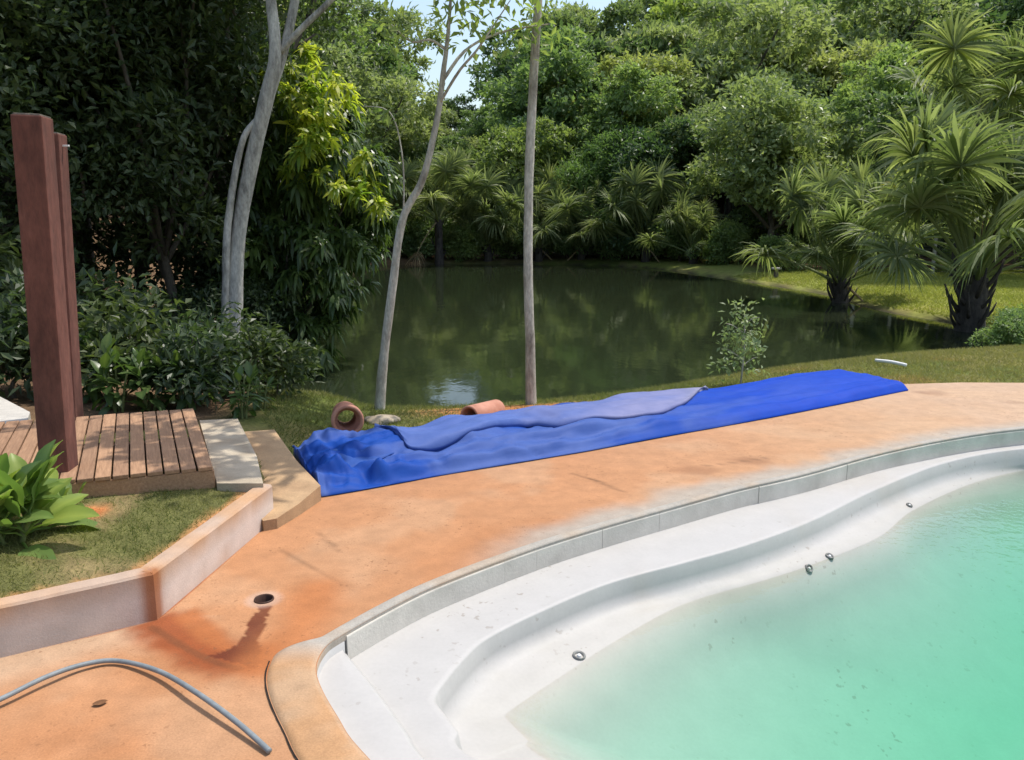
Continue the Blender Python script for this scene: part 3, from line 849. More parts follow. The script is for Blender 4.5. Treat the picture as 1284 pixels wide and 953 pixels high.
iv = Matrix.Rotation(-ang, 3, 'Z')
uyl = iv @ uy
nb_ = 22
for i in range(nb_):
    c = Vector((-(i + .5) * bw, 0, .128)) + uyl * (depth / 2)
    put('board', bmesh_board, M['board'], plat, c + Vector((0, 0, random.uniform(-.0015, .0015))), (0, 0, rot_b + random.uniform(-.002, .002)), (1, random.uniform(.994, 1.004), 1))
Lp = nb_ * bw
fas = box_mesh('front_beam', Lp, .024, .10, .003)
put('front_beam', fas, M['board'], plat, Vector((-Lp / 2, .018, .026)))
put('back_beam', fas, M['board'], plat, Vector((-Lp / 2, 0, .026)) + uyl * (depth - .03))
put('middle_beam', box_mesh('middle_beam', Lp, .05, .10, .003), M['board'], plat, Vector((-Lp / 2, 0, .026)) + uyl * (depth * .5))
side = box_mesh('side_beam', .024, depth - .07, .10, .003)
put('side_beam', side, M['board'], plat, Vector((-.014, 0, .026)) + uyl * (depth / 2), (0, 0, rot_b))
for a in (.08, .5, .92):
    for bq in (.05, .95):
        put('foot', box_mesh('foot', .07, .07, .05, .003), M['board'], plat, Vector((-Lp * a, 0, -.022)) + uyl * (depth * bq))

# red posts
def post(base, top, wx, wy, rz, label, bracket=None):
    base, top = Vector(base), Vector(top)
    h = (top - base).length
    t = thing('timber_post', label, 'post', base)
    lean = Vector((0, 0, 1)).rotation_difference((top - base).normalized())
    q = (lean @ Matrix.Rotation(rz, 3, 'Z').to_quaternion()).to_euler()
    put('shaft', box_mesh('shaft', wx, wy, h, .008), M['post'], t, (0, 0, 0), q)
    put('end_grain', box_mesh('end_grain', wx * .9, wy * .9, .02, .006), M['bark_dark'], t, top - base + Vector((0, 0, -.012)), q)
    if bracket is not None:
        put('hook', box_mesh('hook', .07, .015, .012, .003), M['white'], t, Vector(bracket) - base)
    return t
b1 = W(77, 622, .16); t1 = WY(40, 146, b1.y)
b2 = W(87, 535, .14); t2 = WY(64, 168, b2.y)
post(b1 - Vector((0, 0, .05)), t1, .142, .142, math.radians(8), 'thick red timber post rising beside the bright broad leaved plant')
post(b2 - Vector((0, 0, .05)), t2, .15, .15, math.radians(8), 'dark red timber post standing behind the thicker one, with a white hook', WY(64, 184, b2.y) + Vector((.09, 0, 0)))

# ------------------------------------------------------------------ blue tarpaulin
m, nt, b, o = new_mat('blue_tarpaulin')
a = N(nt, 'ShaderNodeAttribute', attribute_name='Col')
n1_ = noise(nt, 7, 5, .65)
r = ramp(nt, n1_.outputs[0], [(.3, (.86, .88, .92)), (.7, (1.14, 1.10, 1.06))])
nt.links.new(mixc(nt, 1.0, a.outputs['Color'], r.outputs[0], 'MULTIPLY'), b.inputs['Base Color'])
b.inputs['Roughness'].default_value = .6
b.inputs['Specular IOR Level'].default_value = .12
n2_ = noise(nt, 30, 3, .6)
bump(nt, n2_.outputs[0], .15, .006, b)
M['tarp'] = m
front_px = [(403, 624), (440, 618), (500, 607), (560, 596), (650, 581), (740, 566), (830, 549), (920, 533), (1010, 516), (1080, 502), (1139, 490)]
back_px = [(367, 559), (395, 553), (440, 548), (520, 540), (600, 528), (690, 512), (770, 501), (850, 490), (920, 481), (985, 470), (1045, 463)]
nu, nv = 260, 60
Fc = catmull([tuple(W(*q, 0.0)[:2]) for q in front_px], nu); Bc = catmull([tuple(W(*q, .085)[:2]) for q in back_px], nu)
U, Vv = np.meshgrid(np.linspace(0, 1, nu), np.linspace(0, 1, nv), indexing='ij')
def sheet_xy(Fr, Bk, Vq): return Fr[:, None, :] * (1 - Vq[..., None]) + Bk[:, None, :] * Vq[..., None]
XY = sheet_xy(Fc, Bc, Vv)
Lm, Wm = U * 6.0, Vv * 1.0
def ridge(dist, w): return np.exp(-(dist / w) ** 2)
wr = fbm(Lm * 1.2, Wm * 4.5 + fbm(Lm * .8, Wm, 5) * 2, 201) - .5
wr2 = 1 - np.abs(fbm(Lm * 1.6 + 7, Wm * 6 + Lm * .4, 205, 3) * 2 - 1)
amp = lerp(1.0, .25, sstep(.45, .75, U))
H = .072 * (1 - (1 - np.clip(Vv / .16, 0, 1)) ** 2.6)
H = np.where(Vv > .9, np.minimum(H, .072 * (1 - ((Vv - .9) / .1) ** 2.4) + .004), H)
env = sstep(0, .1, Vv) * sstep(1.0, .92, Vv)
rd = lambda q: np.abs(q * 2 - 1)
warp = fbm(Lm * .9, Wm * 1.5, 206) * 1.4
folds = rd(fbm(Lm * .9 + warp, Wm * 5.5 + warp * 1.5 + Lm * .25, 207, 2)); folds2 = rd(fbm(Lm * 3.1 + warp, Wm * 9 - Lm * 1.1, 208, 2))
H = H + env * amp * ((.30 - folds) * .085 + (.3 - folds2) * .022) + env * (lerp(.105, .030, sstep(.45, .75, U)) * (crumple(Lm * 2.1 + warp, Wm * 3.4, 209) - .5) + lerp(.03, .008, sstep(.45, .75, U)) * (crumple(Lm * 7, Wm * 9, 219, 2) - .5))
# layer edges seen along the front as ledges
for k, (c, wv, hh) in enumerate(((.10, .02, .020), (.22, .025, .022), (.36, .03, .02))):
    line = c + (fbm(U * 7 + k * 3, U * 0, 211 + k) - .5) * .14
    H = H + hh * sstep(line - wv, line + wv, Vv) * amp * sstep(.0, .1, U) - hh * .6 * ridge(Vv - line + .03, .03) * amp
# left end lumps and crease valleys
def px_uv(p, z=.08):
    w = W(*p, z); d = np.hypot(XY[..., 0] - w.x, XY[..., 1] - w.y)
    k = np.unravel_index(np.argmin(d), d.shape); return np.array([w.x, w.y])
def crease(pts, w, h, z=.08):
    global H
    d = pdist(np.array([px_uv(p, z) for p in pts]), XY[..., 0], XY[..., 1], False)
    H = H + h * ridge(d, w)
crease([(405, 560), (440, 585), (480, 595)], .05, -.035)
crease([(395, 580), (430, 590), (475, 588)], .035, .045)
crease([(460, 590), (458, 605)], .03, -.03)
crease([(480, 600), (520, 592), (580, 582)], .03, .03)
crease([(480, 607), (540, 597), (600, 588)], .025, -.022)
crease([(640, 560), (720, 562), (800, 545)], .02, -.015)
crease([(700, 570), (800, 552), (900, 533)], .02, .018)
crease([(820, 548), (930, 525), (1040, 503)], .02, -.012)
H = np.maximum(H, .006 + .002 * Vv)
H = H + .03 * sstep(.07, .0, U) * Vv * env + .004
Vtop = np.concatenate([XY, H[..., None]], -1).reshape(-1, 3)
dust_sheen = fbm(Lm * 1.5, Wm * 3, 221)
ct = np.ones((nu * nv, 3)) * np.array([.009, .055, .29])
ct = lerp(ct, np.array([.001, .042, .37]), sstep(.5, .85, U).reshape(-1, 1))
ct = lerp(ct, np.array([.075, .125, .32]), (sstep(.42, .66, dust_sheen) * .62 * sstep(1.0, .5, U)).reshape(-1, 1))  # pale patches are dust, raised to put sheen into the colour
und = np.column_stack([sheet_xy(Fc, Bc, Vv).reshape(-1, 2), np.full(nu * nv, .003)])
tarp = thing('tarpaulin', 'long folded blue pool tarpaulin lying crumpled along the deck edge', 'tarpaulin', (.9, 6.1, 0))
to = np.array([-.9, -6.1, 0])
ft = grid_faces(nu, nv)
# closed: top, bottom, and the rim joined
def closed_sheet(Vt, Vu, nu, nv):
    f = grid_faces(nu, nv); n_ = nu * nv
    bd = [i * nv for i in range(nu)] + [(nu - 1) * nv + k for k in range(1, nv)] + [i * nv + nv - 1 for i in range(nu - 2, -1, -1)] + [k for k in range(nv - 2, 0, -1)]
    bd = np.array(bd); nx = np.roll(bd, -1)
    return np.vstack([Vt, Vu]), [f, f[:, ::-1] + n_, np.stack([bd, bd + n_, nx + n_, nx], -1)]
Vm, Fm = closed_sheet(Vtop, und, nu, nv)
put('folded_sheet', mesh('folded_sheet', Vm + to, Fm, True, colr=np.vstack([ct, ct])), M['tarp'], tarp)
# upper dusty layer folded over the back half, with its wavy edge
edge_px2 = [(478, 552), (500, 566), (516, 577), (560, 572), (605, 561), (640, 549), (665, 546), (700, 549), (740, 543), (790, 538), (835, 528), (862, 515), (884, 497)]
nu2, nv2 = 200, 26
Ec = catmull([tuple(W(q[0], q[1] - 9, .085)[:2]) for q in edge_px2], nu2)
bk2 = [(470, 548), (486, 546), (505, 544), (560, 535), (610, 529), (650, 521), (680, 516), (715, 511), (760, 503), (800, 497), (840, 491), (870, 488), (888, 488)]
Bk = catmull([tuple(W(*q, .10)[:2]) for q in bk2], nu2)
U2, V2 = np.meshgrid(np.linspace(0, 1, nu2), np.linspace(0, 1, nv2), indexing='ij')
XY2 = sheet_xy(Ec, Bk, V2)
# height: above the lower sheet at that place
from mathutils import kdtree
kd = kdtree.KDTree(nu * nv)
for i, p in enumerate(Vtop): kd.insert((p[0], p[1], 0), i)
kd.balance()
base = np.array([max(Vtop[j_][2] for (_, j_, _) in kd.find_n((x, y, 0), 4)) for x, y in XY2.reshape(-1, 2)]).reshape(nu2, nv2)
ker = np.ones(9) / 9
base = np.apply_along_axis(lambda q: np.convolve(np.pad(q, 4, mode='edge'), ker, 'valid'), 0, base)
roll = .007 * np.exp(-((V2 - .12) / .10) ** 2)
H2 = np.maximum(base, .055) + .024 + roll + .022 * (.3 - np.abs(fbm(U2 * 9 + V2 * 1.5, V2 * 2.2 + U2 * 6, 231, 3) * 2 - 1)) * (1 - .7 * sstep(.6, .9, U2)) + .055 * (crumple(U2 * 8 + V2 * .6, V2 * 1.6 + U2 * 2, 233) - .5) * (1 - .5 * sstep(.7, .95, U2))
H2 = H2 + .02 * np.exp(-((U2 - .42) / .07) ** 2) * np.exp(-((V2 - .1) / .25) ** 2)
H2[:, 0] = np.minimum(base[:, 0] + .018, H2[:, 1])
H2[:, -1] = np.minimum(H2[:, -1], base[:, -1] + .01)
Vt2 = np.concatenate([XY2, H2[..., None]], -1).reshape(-1, 3)
Vu2 = Vt2.copy(); Vu2[:, 2] = np.minimum(base.reshape(-1), Vt2[:, 2] - .004) - .004
d2 = fbm(U2 * 8, V2 * 2, 241)
ct2 = np.ones((nu2 * nv2, 3)) * np.array([.075, .125, .34])
ct2 = lerp(ct2, np.array([.20, .205, .34]), (sstep(.35, .95, U2 + (d2 - .5) * .6) * .8).reshape(-1, 1))
ct2 = lerp(ct2, np.array([.22, .22, .29]), (sstep(.86, .99, U2) * .9).reshape(-1, 1))
Vm, Fm = closed_sheet(Vt2, Vu2, nu2, nv2)
fo = put('folded_flap', mesh('folded_flap', Vm + to, Fm, True, colr=np.vstack([ct2, ct2])), M['tarp'], tarp)
fo['label'] = 'dusty lilac blue upper fold of the tarpaulin'
# loose turned-up corner at the left end
cp = [W(366, 560, .06), W(400, 571, .10), W(452, 545, .12), W(500, 540, .11)]
cf = [W(372, 566, .03), W(412, 592, .05), W(470, 578, .09), W(505, 562, .11)]
A_ = catmull(cf, 40); B_ = catmull(cp, 40)
vv = np.linspace(0, 1, 12)
S = A_[:, None, :] * (1 - vv)[None, :, None] + B_[:, None, :] * vv[None, :, None]
S[..., 2] += .025 * np.sin(vv * math.pi)[None, :] + .03 * (fbm(S[..., 0] * 7, S[..., 1] * 7, 251) - .5)
S2 = S.copy(); S2[..., 2] -= .006
Vm, Fm = closed_sheet(S.reshape(-1, 3), S2.reshape(-1, 3), 40, 12)
cc = np.ones((len(Vm), 3)) * np.array([.03, .08, .29])
put('turned_corner', mesh('turned_corner', Vm + to, Fm, True, colr=cc), M['tarp'], tarp)

# ------------------------------------------------------------------ small things on the ground
# hose
hp = [(-60, 902), (0, 877), (60, 848), (110, 832), (150, 829), (200, 842), (250, 871), (300, 908), (338, 942)]
hz = [.016, .030, .034, .022, .016, .028, .040, .030, .013]
P = catmull([W(q[0], q[1], z) for q, z in zip(hp, hz)], 90)
V, Fh = tube(P, .009, 10)
tag(put('garden_hose', mesh('garden_hose', V, Fh, True), M['hose']), 'thin grey hose curving over the orange deck', 'hose')
# clay pipes
def clay_pipe(center, axis_v, r_out, length, label, socket=True):
    t = thing('clay_pipe', label, 'pipe', center)
    q = Vector(axis_v).to_track_quat('Z', 'Y').to_euler()
    a0 = np.linspace(0, 2 * math.pi, 40, endpoint=False)
    rg = lambda rr, z: np.column_stack([rr * np.cos(a0), rr * np.sin(a0), np.full(40, z)])
    th_ = r_out * .24
    if socket:
        prof = [(r_out * .82 - th_, -length), (r_out * .82, -length), (r_out * .82, -r_out * 1.0), (r_out * .99, -r_out * .75), (r_out, -.01), (r_out - .008, 0), (r_out - th_ + .008, 0), (r_out - th_, -.01), (r_out - th_, -r_out * .7), (r_out * .82 - th_, -r_out * .75), (r_out * .82 - th_, -length)]
    else:
        prof = [(r_out - th_, -length), (r_out, -length), (r_out, -.008), (r_out - .006, 0), (r_out - th_ + .006, 0), (r_out - th_, -.008), (r_out - th_, -length)]
    Vs, Fs = loft([rg(a, z) for a, z in prof], True)
    put('barrel', mesh('barrel', Vs, Fs, True), M['clay'], t, (0, 0, 0), q)
    # soil lying inside
    sx = np.linspace(-1, 1, 10); rin = r_out * .60
    zz = np.linspace(-length, -.03, 6)
    Sx, Sz = np.meshgrid(sx, zz, indexing='ij')
    Vs = np.stack([Sx * rin * .86, np.full(Sx.shape, -rin * .52) + .01 * rng.random(Sx.shape), Sz], -1).reshape(-1, 3)
    return t, q
cpz = .105
pc = W(436, 528, .075)
gzc = gz(pc.x, pc.y)
clay_pipe((pc.x, pc.y, pc.z), (.26, -1, .10), .128, .46, 'short clay drain pipe lying on the grass, open mouth facing the deck')
pc2 = WY(588, 522, 7.0)
clay_pipe((pc2.x, pc2.y, pc2.z - .005), (-.52, -.85, .06), .10, .46, 'clay pipe lying sideways half hidden behind the blue tarpaulin', False)
# stone at the foot of the thin leaning tree
def rock(c, s, seed, label):
    bm = bmesh.new()
    bmesh.ops.create_icosphere(bm, subdivisions=3, radius=1)
    r2 = np.random.default_rng(seed)
    f = r2.random(6) * 6
    for v in bm.verts:
        k = 1 + .16 * math.sin(v.co.x * 3 + f[0]) * math.cos(v.co.y * 2.6 + f[1]) + .10 * math.sin(v.co.z * 5 + f[2] + v.co.x * 4)
        v.co = Vector((v.co.x * s[0] * k, v.co.y * s[1] * k, max(v.co.z, -.5) * s[2] * k))
    return tag(put('stone', bm_mesh('stone', bm, True), M['rock'], None, c), label, 'stone')
sc_ = W(478, 527, -.12)
rock((sc_.x, sc_.y, gz(sc_.x, sc_.y) + .01), (.15, .12, .06), 5, 'pale flat stone at the foot of the thin leaning tree')
# white stick on the bank
p0, p1 = W(1098, 452, -.06), W(1136, 458, -.06)
V, Fh = tube(catmull([p0, p0.lerp(p1, .5) + Vector((0, 0, .01)), p1], 12), .022, 10)
wp = put('plastic_pipe', mesh('plastic_pipe', V, Fh, True), M['white'])
tag(wp, 'short white plastic pipe lying on the grassy bank by the pond', 'pipe')
# fallen leaves on the deck
lf_me = None
for (q, rz, s, lb) in (((115, 884), .5, .05, 'curled brown dead leaf on the deck near the hose'), ((331, 580), 1.9, .03, 'small dry leaf on the tan step slab')):
    p = W(*q, .006 if q[1] > 700 else .09)
    t_ = np.linspace(0, 1, 7)
    wv = np.sin(t_ * math.pi) ** .8 * .32
    Vs = np.vstack([np.column_stack([t_, wv, .10 * np.abs(t_ - .5) + .12 * wv]), np.column_stack([t_, 0 * wv, .10 * np.abs(t_ - .5)]), np.column_stack([t_, -wv, .10 * np.abs(t_ - .5) + .12 * wv])])
    k = np.arange(6)
    Fl_ = np.vstack([np.stack([k, k + 1, k + 8, k + 7], -1), np.stack([k + 7, k + 8, k + 15, k + 14], -1)])
    tag(put('fallen_leaf', mesh('fallen_leaf', Vs * s, Fl_, True), M['dry'], None, p, (0, 0, rz)), lb, 'leaf')

# ------------------------------------------------------------------ foliage generators
def diamonds(P, D, U, L, Wd, fold=.25):
    """two-triangle leaves folded along the midrib"""
    D = norm(D); S = norm(np.cross(D, U)); Nn_ = np.cross(S, D)
    L = np.asarray(L).reshape(-1, 1); Wd = np.asarray(Wd).reshape(-1, 1)
    mid = P + D * L * .45 + Nn_ * Wd * fold
    V = np.stack([P, mid + S * Wd * .5, P + D * L, mid - S * Wd * .5], 1)
    k = np.arange(len(P))[:, None] * 4
    F = np.vstack([k + np.array([0, 2, 1]), k + np.array([0, 3, 2])])
    return V.reshape(-1, 3), F

def ribbons(P, D, U, L, Wd, droop, K=4, prof=None, side_curl=0.0):
    D = norm(D); S = norm(np.cross(D, U))
    L = np.asarray(L).reshape(-1, 1, 1); Wd = np.asarray(Wd).reshape(-1, 1, 1); droop = np.asarray(droop).reshape(-1, 1, 1) * np.ones((len(P), 1, 1))
    t = np.linspace(0, 1, K + 1)[None, :, None]
    c = P[:, None, :] + D[:, None, :] * L * (t - .18 * droop * t ** 2) - np.array([0, 0, 1.0]) * droop * L * t ** 2
    pr = (np.sin(np.pi * (t * .93 + .05)) ** .7) if prof is None else prof(t)
    a = c + S[:, None, :] * Wd * pr * .5; bq = c - S[:, None, :] * Wd * pr * .5
    V = np.stack([a, bq], 2).reshape(-1, 3)
    n_ = len(P); base_ = (np.arange(n_) * (K + 1) * 2)[:, None]
    k = (np.arange(K) * 2)[None, :]
    i0 = (base_ + k).ravel()
    F = np.stack([i0, i0 + 1, i0 + 3, i0 + 2], -1)
    return V, F

def rand_dirs(r, n):
    v = r.normal(size=(n, 3)); return norm(v)

def crown_pts(r, blobs, n, clump=.22, per=40, shell=(.62, 1.0), low_cut=-.75):
    """clumped points spread through the outer volume of ellipsoids; returns points and outward directions"""
    B = np.array(blobs, dtype=np.float64)
    area = (B[:, 3] * B[:, 4] + B[:, 4] * B[:, 5] + B[:, 3] * B[:, 5])
    nc = max(8, n // per)
    bi = r.choice(len(B), nc, p=area / area.sum())
    d = rand_dirs(r, nc); d[:, 2] = np.where(d[:, 2] < low_cut, -d[:, 2], d[:, 2])
    rad = lerp(shell[0], shell[1], np.sqrt(r.random(nc)))[:, None]
    C0 = B[bi, :3] + d * B[bi, 3:6] * rad
    ci = r.integers(0, nc, n)
    sz = (B[bi, 3:6].mean(1) * clump)[ci][:, None]
    off_ = r.normal(size=(n, 3)) * sz * np.array([1, 1, .62])
    return C0[ci] + off_, norm(d[ci] + .5 * norm(off_)), ci, nc

def crown_mesh(name, seed, blobs, n, L, Wd, clump=.22, per=40, mode='leaf', hang=0.0, shell=(.62, 1.0)):
    r = np.random.default_rng(seed)
    P, O, ci, nc = crown_pts(r, blobs, n, clump, per, shell)
    D = norm(O * .6 + rand_dirs(r, n) * .9 - np.array([0, 0, hang]))
    U = norm(O * .5 + rand_dirs(r, n) * .7 + np.array([0, 0, .8]))
    l = L * r.uniform(.65, 1.25, n); w = Wd * r.uniform(.7, 1.2, n)
    V, F = diamonds(P, D, U, l, w)
    tc_ = r.random(nc)[ci] * .6 + r.random(n) * .4
    return mesh(name, V, F, False, tint=np.repeat(tc_, 4))

def trunk_mesh(name, seed, base_r, fork_h, blobs, lean=(0, 0), n_limbs=7, sides=8):
    r = np.random.default_rng(seed)
    fork = np.array([lean[0], lean[1], fork_h])
    parts = [spline_tube([(0, 0, -.25), (lean[0] * .2 + r.normal() * .08, lean[1] * .2 + r.normal() * .08, fork_h * .45), tuple(fork)], [base_r * 1.25, base_r * .9, base_r * .7], 12, sides, .14, seed)]
    bs = sorted(blobs, key=lambda q: -q[3])[:n_limbs]
    for i, q in enumerate(bs):
        e = np.array(q[:3]); st = fork * r.uniform(.75, 1.0) if i else fork
        st = fork - (fork - np.array([0, 0, 0])) * (0 if i == 0 else r.uniform(0, .25))
        mid = st * .5 + e * .5 + r.normal(size=3) * .25 * q[3] * np.array([1, 1, .4])
        parts.append(spline_tube([tuple(st), tuple(mid), tuple(e + np.array([0, 0, q[5] * .3]))], [base_r * .55, base_r * .34, base_r * .12], 9, max(5, sides - 2), .12, seed + i))
    V, F = merge(parts)
    return mesh(name, V, F, True)

def blob_set(seed, n, h0, h1, R, rr, flat=.75, taper=.0):
    r = np.random.default_rng(seed)
    out = []
    for i in range(n):
        a = i * 2.39996 + r.uniform(-.4, .4); f = (i + .5) / n
        z = lerp(h0, h1, r.random() if i else .8)
        q = (z - h0) / (h1 - h0 + 1e-6)
        rad = R * math.sqrt(f) * (1 - taper * q) * (1 - .45 * max(0, q - .5))
        s = rr * r.uniform(.7, 1.25)
        out.append((math.cos(a) * rad, math.sin(a) * rad, z, s, s, s * flat))
    return out

# ------------------------------------------------------------------ far woodland: every tree its own thing
ORD = ['first', 'second', 'third', 'fourth', 'fifth', 'sixth', 'seventh', 'eighth', 'ninth', 'tenth', 'eleventh', 'twelfth', 'thirteenth']
KIND = {}
def make_kind(key, seed, blobs, n, L, Wd, mat, base_r, fork, clump=.17, per=52, hang=.1, bark='bark_dark', limbs=7):
    KIND[key] = (crown_mesh('crown', seed, blobs, n, L, Wd, clump, per, hang=hang), M[mat], trunk_mesh('trunk', seed + 1, base_r, fork, blobs, n_limbs=limbs), M[bark])
make_kind('dome', 301, blob_set(1, 16, 3.6, 8.2, 3.4, 1.7), 15000, .34, .20, 'leaf_dark', .24, 3.0)
make_kind('oval', 302, blob_set(2, 15, 3.2, 10.2, 2.2, 1.5, .9), 14000, .30, .17, 'leaf_mid', .22, 3.4)
make_kind('spread', 303, blob_set(3, 18, 4.6, 8.0, 4.2, 1.45, .6), 15000, .32, .15, 'leaf_olive', .24, 3.6, .19, 46)
make_kind('feather', 304, blob_set(4, 16, 2.0, 6.6, 2.8, 1.4, .7), 20000, .26, .07, 'leaf_feather', .13, 1.6, .24, 60)
make_kind('silver', 305, blob_set(5, 13, 1.8, 6.4, 2.5, 1.4, .8), 17000, .27, .15, 'leaf_silver', .16, 2.0, .19, 40)
make_kind('dense', 306, blob_set(6, 18, 1.6, 7.4, 3.0, 1.6, .85), 16000, .30, .18, 'leaf_dark', .24, 2.4)
make_kind('shrub', 307, blob_set(7, 10, .5, 2.2, 1.5, .8, .8), 7000, .22, .12, 'leaf_mid', .08, .6, .26, 30)
KL = {'dome': 'dark green dome crowned tree', 'oval': 'tall mid green oval crowned tree', 'spread': 'olive green spreading tree', 'feather': 'bright green feathery tree',
      'silver': 'silvery large leaved tree', 'dense': 'dense dark tree leafy to the ground', 'shrub': 'leafy green shrub'}
def tree(kind, x, y, s=1.0, rz=None, label=None, cat='tree', group=None, sz=None, name=None, zoff=0.0):
    cm, cmat, tm, tmat = KIND[kind]
    nm = name or (kind + '_tree' if kind != 'shrub' else 'shrub')
    nm = {'dome': 'dome_tree', 'oval': 'tall_tree', 'spread': 'spreading_tree', 'feather': 'feathery_tree', 'silver': 'silvery_tree', 'dense': 'dense_tree', 'shrub': 'shrub'}.get(kind, nm) if name is None else name
    t = thing(nm, label, cat, (x, y, gz(x, y) + zoff), random.uniform(0, 6.28) if rz is None else rz, group, (s, s, s * (sz or 1.0)))
    put('trunk', tm, tmat, t); put('crown', cm, cmat, t)
    return t
rows = [(54, 6.3), (59.5, 6.8), (66, 7.4), (73.5, 8.0), (82, 8.8), (92, 9.6)]
seqk = ['dome', 'oval', 'spread', 'dense', 'dome', 'silver', 'oval', 'dense', 'spread', 'feather']
rt = random.Random(11)
cnt = 0
for ri, (yy, st) in enumerate(rows):
    xx = -.66 * yy - 3 + rt.uniform(0, 3)
    while xx < .68 * yy + 4:
        x_, y_ = xx + rt.uniform(-1.3, 1.3), yy + rt.uniform(-2, 2)
        k = seqk[(cnt * 7 + ri * 3 + rt.randint(0, 3)) % 10]
        if k == 'feather' and ri > 1: k = 'spread'
        s = rt.uniform(.95, 1.28) * (1 + .13 * ri)
        az = x_ / y_
        if abs(az + .078) < .022 + 3.6 * s / y_: s *= (.86 if ri < 2 else .58)
        elif .075 < az < .15 and ri > 1: s *= 1.06
        elif ri > 1: s *= 1.15
        tree(k, x_, y_, s, None, KL[k] + ' on the wooded hillside beyond the pond', 'tree', 'hillside ' + k + ' trees')
        cnt += 1
        xx += st * rt.uniform(.8, 1.15)
# trees along the left bank behind the mango
for (x_, y_, k, s) in ((-12.5, 20, 'oval', 1.05), (-14, 26, 'dome', 1.15), (-12.8, 32, 'oval', 1.0), (-15, 37, 'dense', 1.2), (-12.6, 42, 'spread', 1.1), (-18, 31, 'oval', 1.35), (-20, 23, 'dome', 1.4), (-11.5, 47, 'dense', .9), (-19, 44, 'oval', 1.35), (-25, 38, 'dome', 1.4), (-27, 48, 'oval', 1.4)):
    tree(k, x_, y_, s, None, KL[k] + ' on the shaded left bank of the pond', 'tree', 'left bank ' + k + ' trees')
# hedge of trees behind the far fence on the right
seen = {}
for (x_, y_, k, s) in sorted(((12.5, 39.5, 'silver', 1.15), (8.9, 49.5, 'dense', .95), (14.5, 44.5, 'dense', .95), (18.5, 38, 'dense', .95), (23, 39.5, 'dome', 1.0), (27.5, 38.5, 'dense', 1.05), (31.5, 42, 'dome', 1.1), (20, 46.5, 'oval', 1.1), (28, 49, 'dome', 1.3), (35, 47, 'oval', 1.3), (13.2, 50.0, 'spread', 1.0), (5.5, 51.2, 'feather', 1.0), (7.4, 54.5, 'feather', 1.15)), key=lambda q: q[0]):
    seen[k] = seen.get(k, -1) + 1
    tree(k, x_, y_, s, None, ORD[seen[k]] + ' ' + KL[k] + ' behind the sunlit lawn, counting from the water', 'tree', 'right shore ' + k + ' trees')
# shrubs along the far waterline
for i, (x_, y_, s) in enumerate(((-8.5, 50.5, 1.1), (-5.4, 51.0, 1.0), (-2.6, 50.4, .8), (.3, 50.6, 1.0), (3.4, 50.6, .9), (6.6, 49.4, .9), (9.6, 46.2, 1.0), (11.2, 42.8, .8))):
    tree('shrub', x_, y_, s, None, ORD[i] + ' leafy shrub along the far waterline, counting from the mango tree side', 'shrub', 'far shore shrubs')
for i, (x_, y_, s) in enumerate(((12.2, 36.6, .55), (15.0, 35.6, .5), (19.2, 34.4, .5), (22.5, 34.0, .6))):
    tree('shrub', x_, y_, s, None, ORD[i] + ' low shrub at the back of the sunlit lawn, counting from the water', 'shrub', 'lawn edge shrubs')

# ------------------------------------------------------------------ fan palms
def frond_mesh(name, seed, elev, pet=1.95, blade=1.35, nseg=76, droopk=1.0):
    r = np.random.default_rng(seed)
    t = np.linspace(0, 1, 8)
    e = math.radians(elev)
    bend = .25 * math.cos(e) * droopk
    Pp = np.column_stack([pet * t * math.cos(e), np.zeros(8), pet * (t * math.sin(e) - bend * t ** 2)])
    V1, F1 = tube(Pp, np.linspace(.045, .016, 8), 6, True)
    tip = Pp[-1]; dirn = norm(Pp[-1] - Pp[-2])
    side = np.array([0, 1.0, 0]); up = np.cross(dirn, side); up = up / np.linalg.norm(up)
    if up[2] < 0: up = -up
    a = np.radians(np.linspace(-158, 158, nseg)) + r.normal(size=nseg) * .03
    D = np.cos(a)[:, None] * dirn + np.sin(a)[:, None] * side + up[None, :] * (.22 + .38 * r.random(nseg))[:, None] * (1 if elev > 0 else .5)
    Lg = blade * (.72 + .28 * np.cos(a / 2) ** 2) * r.uniform(.88, 1.08, nseg)
    cos_e = 1 - abs(math.sin(e)) * .45
    V2, F2 = ribbons(np.tile(tip, (nseg, 1)), D, np.tile(up, (nseg, 1)) + .6 * r.normal(size=(nseg, 3)), Lg, .046 * blade * r.uniform(.8, 1.2, nseg), (.48 + .42 * r.random(nseg)) * droopk * cos_e, 5,
                     lambda t: np.minimum(1, .25 + 2.2 * t) * np.clip((1.02 - t) * 1.9, 0, 1))
    V, F = merge([(V1, F1), (V2, [F2])])
    tint = np.concatenate([np.full(len(V1), .75), np.repeat(r.random(nseg), 12)])
    return mesh(name, V, F, False, tint=tint)
FR = [frond_mesh('frond', 401, 84), frond_mesh('frond', 402, 66), frond_mesh('frond', 403, 50), frond_mesh('frond', 404, 32), frond_mesh('frond', 405, 12, droopk=1.15), frond_mesh('frond', 406, -12, droopk=1.25)]
FRL = [frond_mesh('frond', 411, 86, 2.2, 1.25, 70, .8), frond_mesh('frond', 412, 76, 2.5, 1.35, 76, .9), frond_mesh('frond', 413, 66, 2.6, 1.35, 76), frond_mesh('frond', 414, 54, 2.5, 1.35, 76), frond_mesh('frond', 415, 40, 2.2, 1.3, 76, 1.1)]
FRY = frond_mesh('frond', 407, 74, 2.5, 1.1); FRD = frond_mesh('frond', 408, -35, 1.7, .95, 26, 1.6)
bootm = None
def boot():
    V, F = tube([(0, 0, 0), (.16, 0, .22), (.30, 0, .52), (.36, 0, .85)], [.07, .06, .045, .02], 6, True, .1, 3)
    return mesh('leaf_base', V, F, True)
BOOT = boot()
